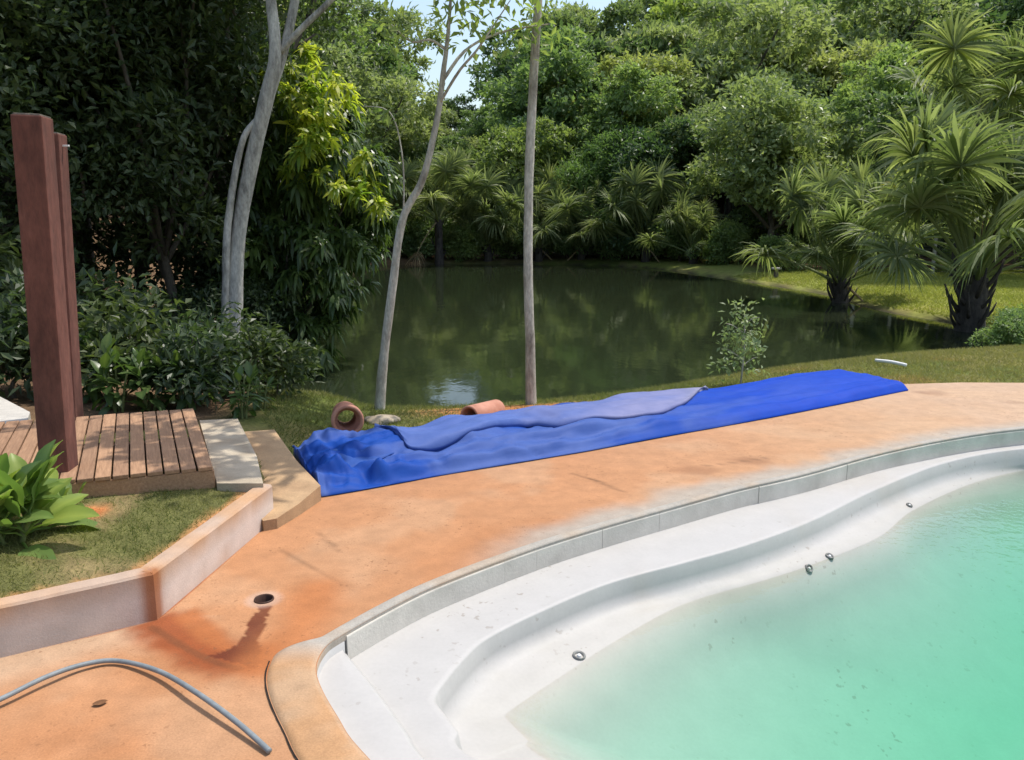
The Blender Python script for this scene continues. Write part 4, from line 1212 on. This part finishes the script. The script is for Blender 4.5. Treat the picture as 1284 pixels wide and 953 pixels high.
def palm(x, y, h, s, label, group=None, n=20, zoff=0.0, tr=.26, dry=1, yellow=0, seed=0, boots=14, trunk_top=None, low=True, fs=1.0):
    """low: spreading crown; otherwise a vase of long-stalked fronds"""
    r = random.Random(seed)
    t = thing('fan_palm', label, 'palm', (x, y, gz(x, y) + zoff), 0, group)
    V, F = spline_tube([(0, 0, -.3), (.03, 0, h * .4), (0, .04, h), (0, .04, h + .35)], [tr * 1.35, tr * 1.05, tr, tr * .55], 12, 12, .22, seed)
    put('trunk', mesh('trunk', V, F, True), M['palm_trunk'], t)
    for i in range(boots):
        a = i * 2.4 + r.uniform(-.3, .3); z = h * (i + .5) / boots * .95
        put('leaf_base', BOOT, M['palm_trunk'], t, (math.cos(a) * tr * .7, math.sin(a) * tr * .7, z), (0, r.uniform(-.05, .25), a), s * r.uniform(.45, .72))
    for i in range(n):
        f = (i + .5) / n
        k = min(5, int(f * 6.0))
        if not low: k = min(4, int(f * 5))
        a = i * 2.39996 + r.uniform(-.25, .25)
        ml = M['leaf_palm']
        me = FR[k] if low else FRL[k]
        sc = s * r.uniform(.70, 1.12) * (.85 if k == 0 else 1)
        put('frond', me, ml, t, (math.cos(a) * tr * .4, math.sin(a) * tr * .4, h + .25 - f * .35), (r.uniform(-.6, .6), r.uniform(-.2, .2), a), sc)
    for i in range(yellow):
        a = -.7 + 2.4 * i
        put('frond', FRY, M['leaf_palm_yellow'], t, (0, 0, h + .2), (0, .25, a), s * 1.1)
    for i in range(dry):
        a = r.uniform(0, 6.28)
        put('dead_frond', FRD, M['leaf_palm_dry'], t, (math.cos(a) * tr * .6, math.sin(a) * tr * .6, h - .1), (0, 0, a), s * .9)
    return t
pA = W(1053, 372, -.62); pB = W(1216, 405, -.62)
palm(pA.x, pA.y, .75, 1.12, 'short fan palm with one yellow frond growing on the lawn shore', n=34, low=False, tr=.22, yellow=1, dry=1, seed=21)
palm(pB.x, pB.y, 1.35, 1.32, 'large stout fan palm at the water edge with dark boots on its trunk', n=40, low=False, tr=.27, yellow=0, dry=0, seed=22, boots=22)
palm(21.5, 30.2, 6.6, 1.6, 'tall fan palm with upright crown behind the stout palm', n=30, tr=.26, dry=1, seed=23, boots=8)
palm(17.4, 31.6, 5.4, 1.6, 'fan palm with dull drooping fronds standing close to the wire fence', n=30, tr=.24, dry=2, seed=24, boots=8)
for i, (x_, y_, h_, s_) in enumerate(((-7.6, 49.6, 1.6, 1.35), (-4.4, 48.9, 2.6, 1.35), (-1.5, 49.8, .9, 1.5), (1.6, 49.4, .8, 1.5), (4.2, 49.6, .7, 1.35), (7.7, 47.0, .9, 1.45), (9.8, 44.0, .6, 1.1), (-10.2, 48.0, .9, 1.4))):
    palm(x_, y_, h_, s_, ORD[{7: 0, 0: 1, 1: 2, 2: 3, 3: 4, 4: 5, 5: 6, 6: 7}[i]] + ' fan palm along the far bank, counting from the mango tree side', 'far bank fan palms', n=26, tr=.22, dry=1, seed=40 + i, boots=4, low=False)

# ------------------------------------------------------------------ trees near the camera
# pale multi-stemmed tree on the left
tb = W(290, 428, -.05)
tb.z = gz(tb.x, tb.y)
def rel(px, py, Y, o_): 
    w = WY(px, py, Y); return (w.x - o_.x, w.y - o_.y, w.z - o_.z)
T1 = thing('pale_tree', 'pale grey tree with forked stems leaning over the pond', 'tree', tb)
y0 = tb.y
parts = [spline_tube([(0, 0, -.15), rel(296, 330, y0, tb), rel(312, 220, y0, tb), rel(335, 120, y0, tb), rel(345, 65, y0, tb), rel(338, -20, y0 + .1, tb), rel(330, -160, y0 + .3, tb), rel(318, -330, y0 + .2, tb)], [0.1247, 0.1032, 0.1015, 0.0989, 0.0817, 0.0688, 0.0516, 0.0215], 40, 12, .10, 3),
         spline_tube([rel(322, 170, y0 + .05, tb), rel(348, 90, y0 + .1, tb), rel(366, 20, y0 + .2, tb), rel(385, -90, y0 + .4, tb), rel(415, -260, y0 + .5, tb)], [0.0600, 0.0680, 0.0640, 0.0480, 0.0160], 24, 10, .10, 4),
         spline_tube([rel(350, 66, y0 + .05, tb), rel(380, 34, y0, tb), rel(415, 0, y0, tb), rel(470, -60, y0, tb), rel(540, -120, y0, tb)], [.045, .045, .04, .03, .012], 20, 8, .10, 5),
         spline_tube([(-.12, -.05, -.15), rel(283, 360, y0 - .1, tb), rel(287, 270, y0 - .12, tb), rel(303, 180, y0 - .1, tb), rel(322, 150, y0, tb)], [0.0638, 0.0553, 0.0510, 0.0425, 0.0382], 24, 9, .10, 6)]
V, F = merge(parts)
put('trunk', mesh('trunk', V, F, True), M['bark_pale'], T1)
bl = []
for (a, bq, c, rr) in ((330, -250, 0, 1.0), (300, -330, .4, .9), (390, -300, .6, 1.0), (440, -220, .3, .8), (360, -420, .2, 1.1), (280, -200, .6, .8), (500, -130, 0, .6), (250, -300, -.2, .8)):
    q = rel(a, bq, y0 + c, tb); bl.append((q[0], q[1], q[2], rr * 1.3, rr * 1.2, rr * .8))
put('crown', crown_mesh('crown', 501, bl, 9000, .15, .075, .30, 26, hang=.3), M['leaf_mid'], T1)

# thin leaning tree
tb2 = W(475, 522, -.30); tb2.z = gz(tb2.x, tb2.y)
T2 = thing('leaning_tree', 'thin bare leaning tree with a few leaves, standing before the pond', 'tree', tb2)
y0 = tb2.y
parts = [spline_tube([(0, 0, -.15), rel(480, 460, y0, tb2), rel(491, 370, y0, tb2), rel(505, 275, y0, tb2), rel(530, 225, y0, tb2), rel(548, 150, y0, tb2), rel(556, 90, y0, tb2), rel(562, 40, y0, tb2), rel(568, -40, y0, tb2)], [0.0598, 0.0475, 0.0405, 0.0370, 0.0334, 0.0290, 0.0238, 0.0176, 0.0070], 40, 10, .14, 8),
         spline_tube([rel(556, 100, y0, tb2), rel(585, 62, y0 + .1, tb2), rel(630, 40, y0 + .2, tb2), rel(690, 30, y0 + .2, tb2)], [.018, .015, .011, .005], 14, 6, .1, 9),
         spline_tube([rel(559, 62, y0, tb2), rel(540, 50, y0 - .1, tb2), rel(515, 52, y0 - .2, tb2), rel(490, 30, y0 - .2, tb2)], [.015, .012, .009, .004], 12, 6, .1, 10),
         spline_tube([rel(551, 130, y0, tb2), rel(575, 90, y0 - .2, tb2), rel(600, 60, y0 - .3, tb2), rel(640, 0, y0 - .4, tb2)], [.015, .013, .010, .004], 12, 6, .1, 11),
         spline_tube([rel(506, 270, y0, tb2), rel(505, 200, y0 - .1, tb2), rel(490, 142, y0 - .1, tb2), rel(455, 133, y0 - .1, tb2)], [.008, .007, .006, .003], 14, 6, .1, 12)]
V, F = merge(parts)
put('trunk', mesh('trunk', V, F, True), M['bark_thin'], T2)
bl = []
for (a, bq, c, rr) in ((560, 50, 0, .22), (520, 50, -.2, .20), (600, 62, -.2, .25), (640, 40, .2, .28), (690, 28, .2, .22), (640, 5, -.4, .25), (570, 20, 0, .25), (575, 152, 0, .10), (560, -50, 0, .45), (610, -40, 0, .4), (490, 30, -.2, .18), (455, 135, -.1, .10), (500, 140, -.1, .12)):
    q = rel(a, bq, y0 + c, tb2); bl.append((q[0], q[1], q[2], rr * 1.2, rr * 1.1, rr * .7))
put('crown', crown_mesh('crown', 502, bl, 620, .12, .05, .45, 6, hang=.4, shell=(.2, 1)), M['leaf_mid'], T2)

# straight thin tree
tb3 = W(666, 512, -.30); tb3.z = gz(tb3.x, tb3.y)
T3 = thing('straight_tree', 'straight slender pale tree standing behind the middle of the tarpaulin', 'tree', tb3)
y0 = tb3.y
parts = [spline_tube([(0, 0, -.15), rel(665, 440, y0, tb3), rel(662, 330, y0, tb3), rel(664, 200, y0, tb3), rel(670, 80, y0, tb3), rel(676, -20, y0, tb3), rel(680, -160, y0, tb3), rel(672, -330, y0, tb3), rel(668, -480, y0, tb3)], [0.0608, 0.0512, 0.0464, 0.0448, 0.0424, 0.0384, 0.0304, 0.0208, 0.0080], 44, 12, .10, 14)]
lims = [((678, -120), (760, -200), .2), ((676, -160), (600, -260), -.3), ((674, -220), (740, -330), -.4), ((672, -280), (590, -380), .3), ((670, -340), (720, -460), .2), ((677, -150), (690, -270), .9), ((674, -240), (650, -340), -.9), ((676, -170), (640, -260), -1.3), ((675, -200), (720, -280), -1.2), ((672, -260), (610, -330), -1.4), ((675, -200), (560, -300), -.6), ((673, -260), (545, -380), -.9), ((674, -230), (580, -250), -1.0)]
bl = []
for i, (a, bq, dy) in enumerate(lims):
    A1 = rel(a[0], a[1], y0, tb3); B1 = rel(bq[0] - 70, bq[1], y0 + dy - 1.35, tb3)  # unseen crown pulled toward the deck so its shadow reaches the platform
    Mi = tuple((np.array(A1) + np.array(B1)) / 2 + np.array([0, 0, -.08]))
    parts.append(spline_tube([A1, Mi, B1], [.024, .016, .006], 10, 6, .1, 30 + i))
    bl.append((B1[0], B1[1], B1[2], .55, .5, .32)); bl.append((Mi[0], Mi[1], Mi[2], .35, .35, .22))
V, F = merge(parts)
put('trunk', mesh('trunk', V, F, True), M['bark_thin'], T3)
put('crown', crown_mesh('crown', 503, bl, 2100, .20, .09, .18, 26, hang=.35, shell=(.3, 1)), M['leaf_mid'], T3)

# mango tree with drooping rosettes of long leaves
def rosette_crown(name, seed, blobs, nros, per, L, Wd, droop=.55, tintr=(0, 1), up=.5):
    r = np.random.default_rng(seed)
    P, O, ci, nc = crown_pts(r, blobs, nros, .16, 5, (.7, 1.0), -.9)
    ax = norm(O * .8 + np.array([0, 0, up]) + .3 * rand_dirs(r, nros))
    n = nros * per
    Pr = np.repeat(P, per, 0); A = np.repeat(ax, per, 0)
    D = norm(A * r.uniform(.1, .7, (n, 1)) + rand_dirs(r, n) * .95)
    V, F = ribbons(Pr + rand_dirs(r, n) * .03, D, norm(A + np.array([0, 0, .5])), L * r.uniform(.65, 1.2, n), Wd * r.uniform(.8, 1.2, n), droop * r.uniform(.5, 1.4, n), 4)
    tv = np.repeat(np.clip(r.uniform(*tintr, nros)[:, None] + r.normal(size=(nros, per)) * .12, 0, 1).ravel(), 10)
    return mesh(name, V, F, False, tint=tv)
mb = Vector((-4.1, 14.0, 0)); mb.z = gz(mb.x, mb.y)
T4 = thing('mango_tree', 'mango tree with drooping leaves and a bright yellow green flush of new growth', 'tree', mb)
bl = []
for (a, bq, c, rr) in ((385, 150, -.2, .75), (420, 200, -.6, .7), (370, 220, -.4, .75), (430, 260, -.3, .75), (390, 300, -.8, .8), (360, 320, -.8, .7), (430, 330, -.4, .65), (345, 270, -.2, .7), (400, 370, -.8, .65), (350, 380, -.8, .65), (440, 300, .5, .6), (360, 120, .4, .8), (345, 430, -.6, .55), (390, 420, -.9, .45), (330, 340, .5, .8), (340, 180, .8, .8), (455, 235, .5, .6)):
    q = rel(a, bq, mb.y + c, mb); bl.append((q[0], q[1], q[2], rr, rr, rr * .75))
parts = [spline_tube([(0, 0, -.2), (.1, 0, 1.0), (0.2, .1, 2.0)], [.15, .13, .11], 10, 9, .15, 60)]
for i, q in enumerate(bl): parts.append(spline_tube([(.12, 0, .9 + .08 * i), tuple(np.array([.12, 0, 1.2]) * .5 + np.array(q[:3]) * .5), tuple(q[:3])], [.06, .04, .015], 8, 6, .1, 61 + i))
V, F = merge(parts)
put('trunk', mesh('trunk', V, F, True), M['bark_dark'], T4)
put('crown', rosette_crown('crown', 510, bl, 1500, 11, .26, .055, .7), M['leaf_mango'], T4)
nb_l = []
for (a, bq, c, rr) in ((385, 105, -.9, .50), (405, 138, -1.1, .55), (368, 130, -1.0, .42), (435, 160, -1.1, .48), (400, 178, -1.3, .48), (445, 210, -1.0, .42), (350, 75, -.6, .42), (420, 235, -1.4, .36), (375, 205, -1.5, .40), (455, 250, -.9, .30), (325, 300, -1.9, .14), (318, 205, -1.9, .12), (360, 60, -.2, .5)):
    q = rel(a, bq, mb.y + c, mb); nb_l.append((q[0], q[1], q[2], rr, rr, rr * .8))
ng_ = put('new_growth', rosette_crown('new_growth', 511, nb_l, 270, 9, .23, .05, .5), M['leaf_mango_new'], T4)
ng_['label'] = 'bright yellow green young leaves'

# dark thicket on the left: understorey trees and tall shading trees
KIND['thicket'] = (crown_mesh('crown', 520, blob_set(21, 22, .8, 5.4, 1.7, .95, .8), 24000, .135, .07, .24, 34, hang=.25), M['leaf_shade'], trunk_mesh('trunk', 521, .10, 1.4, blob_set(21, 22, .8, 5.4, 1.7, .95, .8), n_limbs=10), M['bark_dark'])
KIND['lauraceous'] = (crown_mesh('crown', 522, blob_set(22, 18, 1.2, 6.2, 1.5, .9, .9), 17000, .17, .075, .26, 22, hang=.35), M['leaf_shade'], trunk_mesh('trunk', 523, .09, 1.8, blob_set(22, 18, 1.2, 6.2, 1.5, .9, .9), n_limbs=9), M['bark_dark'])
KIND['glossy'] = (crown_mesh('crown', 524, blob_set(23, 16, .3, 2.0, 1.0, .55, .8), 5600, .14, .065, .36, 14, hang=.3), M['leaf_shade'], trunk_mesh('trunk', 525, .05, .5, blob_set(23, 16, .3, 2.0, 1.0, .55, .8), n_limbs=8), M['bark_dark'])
lb_ = blob_set(25, 9, .18, .80, .42, .27, .8)
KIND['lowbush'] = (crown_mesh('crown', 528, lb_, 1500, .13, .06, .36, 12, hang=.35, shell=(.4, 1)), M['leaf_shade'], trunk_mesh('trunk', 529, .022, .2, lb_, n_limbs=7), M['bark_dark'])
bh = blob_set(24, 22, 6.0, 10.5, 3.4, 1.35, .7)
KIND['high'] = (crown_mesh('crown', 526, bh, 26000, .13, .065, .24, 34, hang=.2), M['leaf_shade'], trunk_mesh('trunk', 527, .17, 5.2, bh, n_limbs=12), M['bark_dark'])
for (x_, y_, k, s, rz, lb) in ((-6.9, 11.0, 'thicket', 1.0, .3, 'dense dark small leaved tree behind the red posts'), (-5.4, 12.6, 'lauraceous', 1.05, 1.2, 'dark leafy tree just left of the pale forked tree'),
                               (-8.6, 12.2, 'lauraceous', 1.1, 2.2, 'dark long leaved tree over the leaf litter slope'), (-6.6, 14.4, 'thicket', 1.2, 4.0, 'dark tree on the slope behind the forked tree'),
                               (-9.6, 9.2, 'thicket', 1.0, 5.1, 'dark bushy tree at the far end of the concrete path'), (-10.0, 14.8, 'thicket', 1.3, 2.9, 'tall dark thicket tree deep on the slope'),
                               (-5.4, 17.6, 'thicket', 1.15, 1.0, 'dark leafy tree on the bank behind the mango tree')):
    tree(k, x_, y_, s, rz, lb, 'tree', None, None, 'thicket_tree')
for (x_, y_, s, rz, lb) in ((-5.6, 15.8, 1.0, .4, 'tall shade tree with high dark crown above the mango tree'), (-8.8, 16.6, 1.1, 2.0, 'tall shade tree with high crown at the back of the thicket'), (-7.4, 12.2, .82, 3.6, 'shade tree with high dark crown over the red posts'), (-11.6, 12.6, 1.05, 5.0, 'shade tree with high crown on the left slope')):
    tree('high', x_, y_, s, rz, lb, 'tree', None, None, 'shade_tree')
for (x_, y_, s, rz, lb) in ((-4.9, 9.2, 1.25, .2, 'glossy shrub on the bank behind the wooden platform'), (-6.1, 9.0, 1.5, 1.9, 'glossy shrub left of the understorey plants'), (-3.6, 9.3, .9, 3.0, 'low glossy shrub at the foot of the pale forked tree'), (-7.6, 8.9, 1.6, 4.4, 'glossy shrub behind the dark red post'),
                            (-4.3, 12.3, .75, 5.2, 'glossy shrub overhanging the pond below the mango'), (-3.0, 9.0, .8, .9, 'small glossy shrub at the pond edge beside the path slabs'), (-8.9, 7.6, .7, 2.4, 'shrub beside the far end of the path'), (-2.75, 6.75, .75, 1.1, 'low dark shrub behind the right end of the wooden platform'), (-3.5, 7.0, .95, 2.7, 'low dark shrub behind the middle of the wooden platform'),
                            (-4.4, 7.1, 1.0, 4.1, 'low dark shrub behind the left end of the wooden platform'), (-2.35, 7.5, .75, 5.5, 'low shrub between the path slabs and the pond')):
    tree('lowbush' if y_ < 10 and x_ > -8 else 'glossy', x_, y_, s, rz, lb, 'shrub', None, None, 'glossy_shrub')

# ------------------------------------------------------------------ broad leaved plants: every leaf a part
def big_leaf(name, L, Wd, droop, cup=.18, K=8, seed=0, stalk=.25):
    r = np.random.default_rng(seed)
    t = np.linspace(0, 1, K + 1)
    w = np.sin(np.pi * np.clip(t * .96 + .03, 0, 1)) ** .75 * Wd * .5
    x = L * stalk + L * (t - .15 * droop * t ** 2); z = -droop * L * t ** 2
    wav = .04 * Wd * np.sin(t * 14 + r.random() * 6)
    rowsv = []
    for f, c in ((-1, 1), (-.5, .45), (0, 0), (.5, .45), (1, 1)):
        rowsv.append(np.column_stack([x, f * w, z + cup * np.abs(f) * w * 1.0 + wav * abs(f)]))
    Vg = np.stack(rowsv, 1).reshape(-1, 3)
    Fg = grid_faces(K + 1, 5)
    V1, F1 = tube([(0, 0, 0), (L * stalk * .5, 0, .01), (L * stalk, 0, .0)], [.006, .005, .004], 5, False)
    V, F = merge([(Vg, [Fg]), (V1, F1)])
    tint = np.concatenate([np.tile([.35, .5, .95, .5, .35], K + 1), np.full(len(V1), .8)])
    return mesh(name, V, F, True, tint=tint)
BL = [big_leaf('leaf', .24, .115, .18, .25, 8, 1, .3), big_leaf('leaf', .26, .125, .35, .2, 8, 2, .4), big_leaf('leaf', .23, .11, .5, .2, 8, 3, .4)]
def broad_plant(x, y, z, n, s, label, mat, group=None, seed=0, spread=(20, 80), hgt=.35, leaves=BL, name='broad_leaved_plant'):
    r = random.Random(seed)
    t = thing(name, label, 'plant', (x, y, z), 0, group)
    parts = []
    stems = 4
    tops = []
    for i in range(stems):
        a = i * 6.283 / stems + r.uniform(-.5, .5); q = (math.cos(a) * .10 * s, math.sin(a) * .10 * s, hgt * s * r.uniform(.7, 1.1))
        parts.append(spline_tube([(math.cos(a) * .02, math.sin(a) * .02, -.06), (q[0] * .6, q[1] * .6, q[2] * .55), q], [.012 * s, .010 * s, .006 * s], 6, 6, .1, i)); tops.append(q)
    V, F = merge(parts)
    put('stem', mesh('stem', V, F, True), M['stem'], t)
    for i in range(n):
        f = r.random() ** .8
        a = i * 2.39996 + r.uniform(-.4, .4)
        q = tops[i % stems]
        el = math.radians(lerp(spread[0], spread[1], f))
        me = leaves[2 if f < .3 else 1 if f < .65 else 0]
        put('leaf', me, mat, t, (q[0] * (.4 + .6 * f), q[1] * (.4 + .6 * f), q[2] * (.15 + .85 * f)), (r.uniform(-.35, .35), -el, a), s * r.uniform(.75, 1.15))
    return t
q = W(14, 692, .2)
broad_plant(q.x - .06, q.y + .12, .17, 46, 1.12, 'bright green broad leaved plant on the lawn at the foot of the red post', M['leaf_broad'], None, 3, (5, 78), .15)
q2 = W(-45, 690, .2)
broad_plant(q2.x, q2.y + .1, .17, 24, 1.1, 'bright broad leaved plant beside the lawn plant, away from the post', M['leaf_broad'], None, 4, (5, 78), .15)
q3 = W(84, 645, .2)
broad_plant(q3.x, q3.y, .165, 12, .55, 'small blue green leafy plant beside the broad leaved plant on the lawn', M['leaf_silver'], None, 5, (15, 80), .14)
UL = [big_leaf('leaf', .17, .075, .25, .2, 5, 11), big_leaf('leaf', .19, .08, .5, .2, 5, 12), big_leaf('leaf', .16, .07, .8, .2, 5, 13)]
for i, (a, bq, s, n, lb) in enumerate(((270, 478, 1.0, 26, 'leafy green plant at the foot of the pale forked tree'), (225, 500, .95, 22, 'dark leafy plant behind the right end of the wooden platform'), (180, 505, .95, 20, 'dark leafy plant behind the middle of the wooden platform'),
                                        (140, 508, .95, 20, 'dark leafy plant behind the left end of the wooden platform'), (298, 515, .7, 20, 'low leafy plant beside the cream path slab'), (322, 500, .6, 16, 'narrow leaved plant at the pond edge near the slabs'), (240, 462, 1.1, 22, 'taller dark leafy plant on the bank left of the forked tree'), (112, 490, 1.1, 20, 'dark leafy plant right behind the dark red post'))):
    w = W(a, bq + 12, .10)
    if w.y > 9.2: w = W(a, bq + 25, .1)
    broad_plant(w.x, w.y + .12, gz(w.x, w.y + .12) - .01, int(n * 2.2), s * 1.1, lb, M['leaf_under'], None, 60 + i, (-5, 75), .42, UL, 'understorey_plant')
# sapling behind the tarpaulin
sp = W(940, 487, -.12); sp.y += .35; sp.z = gz(sp.x, sp.y)
T5 = thing('sapling', 'small pale leaved sapling growing behind the blue tarpaulin', 'sapling', sp)
hgt_ = WY(942, 388, sp.y).z - sp.z
V, F = merge([spline_tube([(0, 0, -.05), (.02, 0, hgt_ * .5), (.0, 0, hgt_ * .95)], [.012, .009, .003], 10, 6, .1, 1)] + [spline_tube([(0, 0, hgt_ * f), (math.cos(a) * .12, math.sin(a) * .1, hgt_ * f + .08), (math.cos(a) * .2, math.sin(a) * .18, hgt_ * f + .10)], [.006, .005, .002], 6, 5, .1, 2) for f, a in ((.25, 0.3), (.35, 2.6), (.5, 4.4), (.6, 1.2), (.7, 3.2), (.8, 5.4))])
put('trunk', mesh('trunk', V, F, True), M['bark_thin'], T5)
bl = [(math.cos(a) * r_, math.sin(a) * r_, hgt_ * f, .13, .13, .13) for f, a, r_ in ((.2, 0, .1), (.25, 2.6, .15), (.4, 1, .15), (.45, 3.6, .16), (.6, 5, .14), (.65, 2, .14), (.8, .6, .10), (.8, 3.6, .10), (.95, 0, .05), (1.0, 2, .03))]
put('crown', crown_mesh('crown', 530, bl, 420, .075, .035, .5, 5, hang=.2, shell=(.2, 1)), M['leaf_silver'], T5)

# scrub on the right bank
for i, (a, bq, s, lb) in enumerate(((1266, 446, .27, 'brownish scrub bush at the right end of the near bank'), (1310, 440, .34, 'scrub bush beyond the right end of the pond'))):
    w = W(a, bq, -.6)
    t = tree('shrub', w.x, w.y, s, None, lb, 'shrub', None, None, 'scrub_bush')

# ------------------------------------------------------------------ fence on the right shore
fence = thing('wire_fence', 'wire fence with pale concrete posts along the back of the lawn', 'fence', (17.4, 33.7, gz(17.4, 33.7)))
fz = gz(17.4, 33.7)
fl0 = [(14.6, 34.4), (16.05, 34.05), (17.5, 33.7), (19.3, 33.2), (21.1, 32.7), (22.9, 32.2), (24.7, 31.7)]
pm = box_mesh('post', .11, .11, 1.75, .01)
for x_, y_ in fl0:
    put('post', pm, M['fence'], fence, (x_ - 17.4, y_ - 33.7, gz(x_, y_) - fz - .2), (0, 0, random.uniform(-.1, .1)))
for zz in np.arange(.12, 1.45, .13):
    V, F = tube([(x_ - 17.4, y_ - 33.7 - .06, zz) for x_, y_ in fl0], .006, 4)
    put('wire', mesh('wire', V, F), M['wire'], fence)
# small pale topped marker post on the lawn
mk = W(973, 345, -.5)
mt = thing('marker_post', 'short dark stub post with a pale cap on the far lawn', 'post', (mk.x, mk.y, gz(mk.x, mk.y)))
put('stub', box_mesh('stub', .16, .16, .34, .01), M['bark_dark'], mt)
put('cap', box_mesh('cap', .34, .28, .07, .015), M['fence'], mt, (0, 0, .34))

# ------------------------------------------------------------------ grass
def grass(name, pts, z, L, Wd, mat, label, lean=.5, seed=0, dry=0.0):
    r = np.random.default_rng(seed)
    n = len(pts)
    P = np.column_stack([pts, z - .01])
    D = norm(np.column_stack([r.normal(size=n) * lean, r.normal(size=n) * lean, np.ones(n)]))
    U = rand_dirs(r, n)
    l = L * r.uniform(.5, 1.3, n)[:, None]; S = norm(np.cross(D, U)) * Wd * .5
    V = np.stack([P + S, P - S, P + D * l + np.column_stack([D[:, :2] * .3, np.zeros(n)]) * l], 1).reshape(-1, 3)
    F = np.arange(n * 3).reshape(-1, 3)
    nz = fbm(pts[:, 0] * 2.5, pts[:, 1] * 2.5, seed + 7)
    tint = np.repeat(np.clip(nz * .8 + r.random(n) * .4 - .1 + dry, 0, 1), 3)
    return tag(put(name, mesh(name, V, F, False, tint=tint), mat), label, 'grass', None, 'stuff')
r_ = np.random.default_rng(99)
p = np.column_stack([r_.uniform(-4.4, -1.4, 120000), r_.uniform(1.6, 4.8, 120000)])
ok = inside(lawn_poly, p[:, 0], p[:, 1])
dq = pdist(np.array([(-4.28, 1.35), (-1.97, 2.84), (-1.54, 3.12), (-1.40, 4.20)]), p[:, 0], p[:, 1], False)
pr = .28 + .72 * sstep(.66, .42, fbm(p[:, 0] * 3, p[:, 1] * 3, 93)) * sstep(.02, .10, dq)
pr *= sstep(.05, .16, np.hypot(p[:, 0] - rp.x, p[:, 1] - rp.y))
ok &= r_.random(len(p)) < pr
p = p[ok]
grass('lawn_grass', p, lawn_z(p[:, 0], p[:, 1]), .032, .006, M['grass'], 'short patchy grass on the raised lawn behind the low wall', .8, 1)
p = np.column_stack([r_.uniform(-3.6, 7.8, 170000), r_.uniform(5.0, 12.5, 170000)])
z = ground_h(p[:, 0], p[:, 1])
soilp = np.maximum(sstep(1.0, .35, np.hypot((p[:, 0] - .15) / 1.5, (p[:, 1] - 7.7) / .75)), sstep(1.0, .3, np.hypot((p[:, 0] + .15) / .7, (p[:, 1] - 7.0) / .5)))
ok = ~inside(deck_poly, p[:, 0], p[:, 1]) & (z > -.72) & (r_.random(len(p)) > soilp * .92) & (p[:, 0] > -1.75 - .35 * (p[:, 1] - 5.6))
for q_ in (sA, sB): ok &= ~inside(np.array(q_), p[:, 0], p[:, 1]) & (pdist(np.array(q_), p[:, 0], p[:, 1]) > .03)
p = p[ok]; z = z[ok]
grass('bank_grass', p, z, .06, .010, M['grass'], 'short grass on the bank between the deck and the pond', .7, 2, .45 * sstep(1.0, 4.0, p[:, 0]))
p = np.column_stack([r_.uniform(5, 30, 200000), r_.uniform(15, 36, 200000)])
z = ground_h(p[:, 0], p[:, 1])
ok = (z > -.72) & (z < .4) & (p[:, 0] < p[:, 1] * .72 + 3)
p = p[ok]; z = z[ok]
grass('shore_grass', p, z, .10, .03, M['grass_far'], 'sunlit yellow green grass on the right shore', .7, 3)
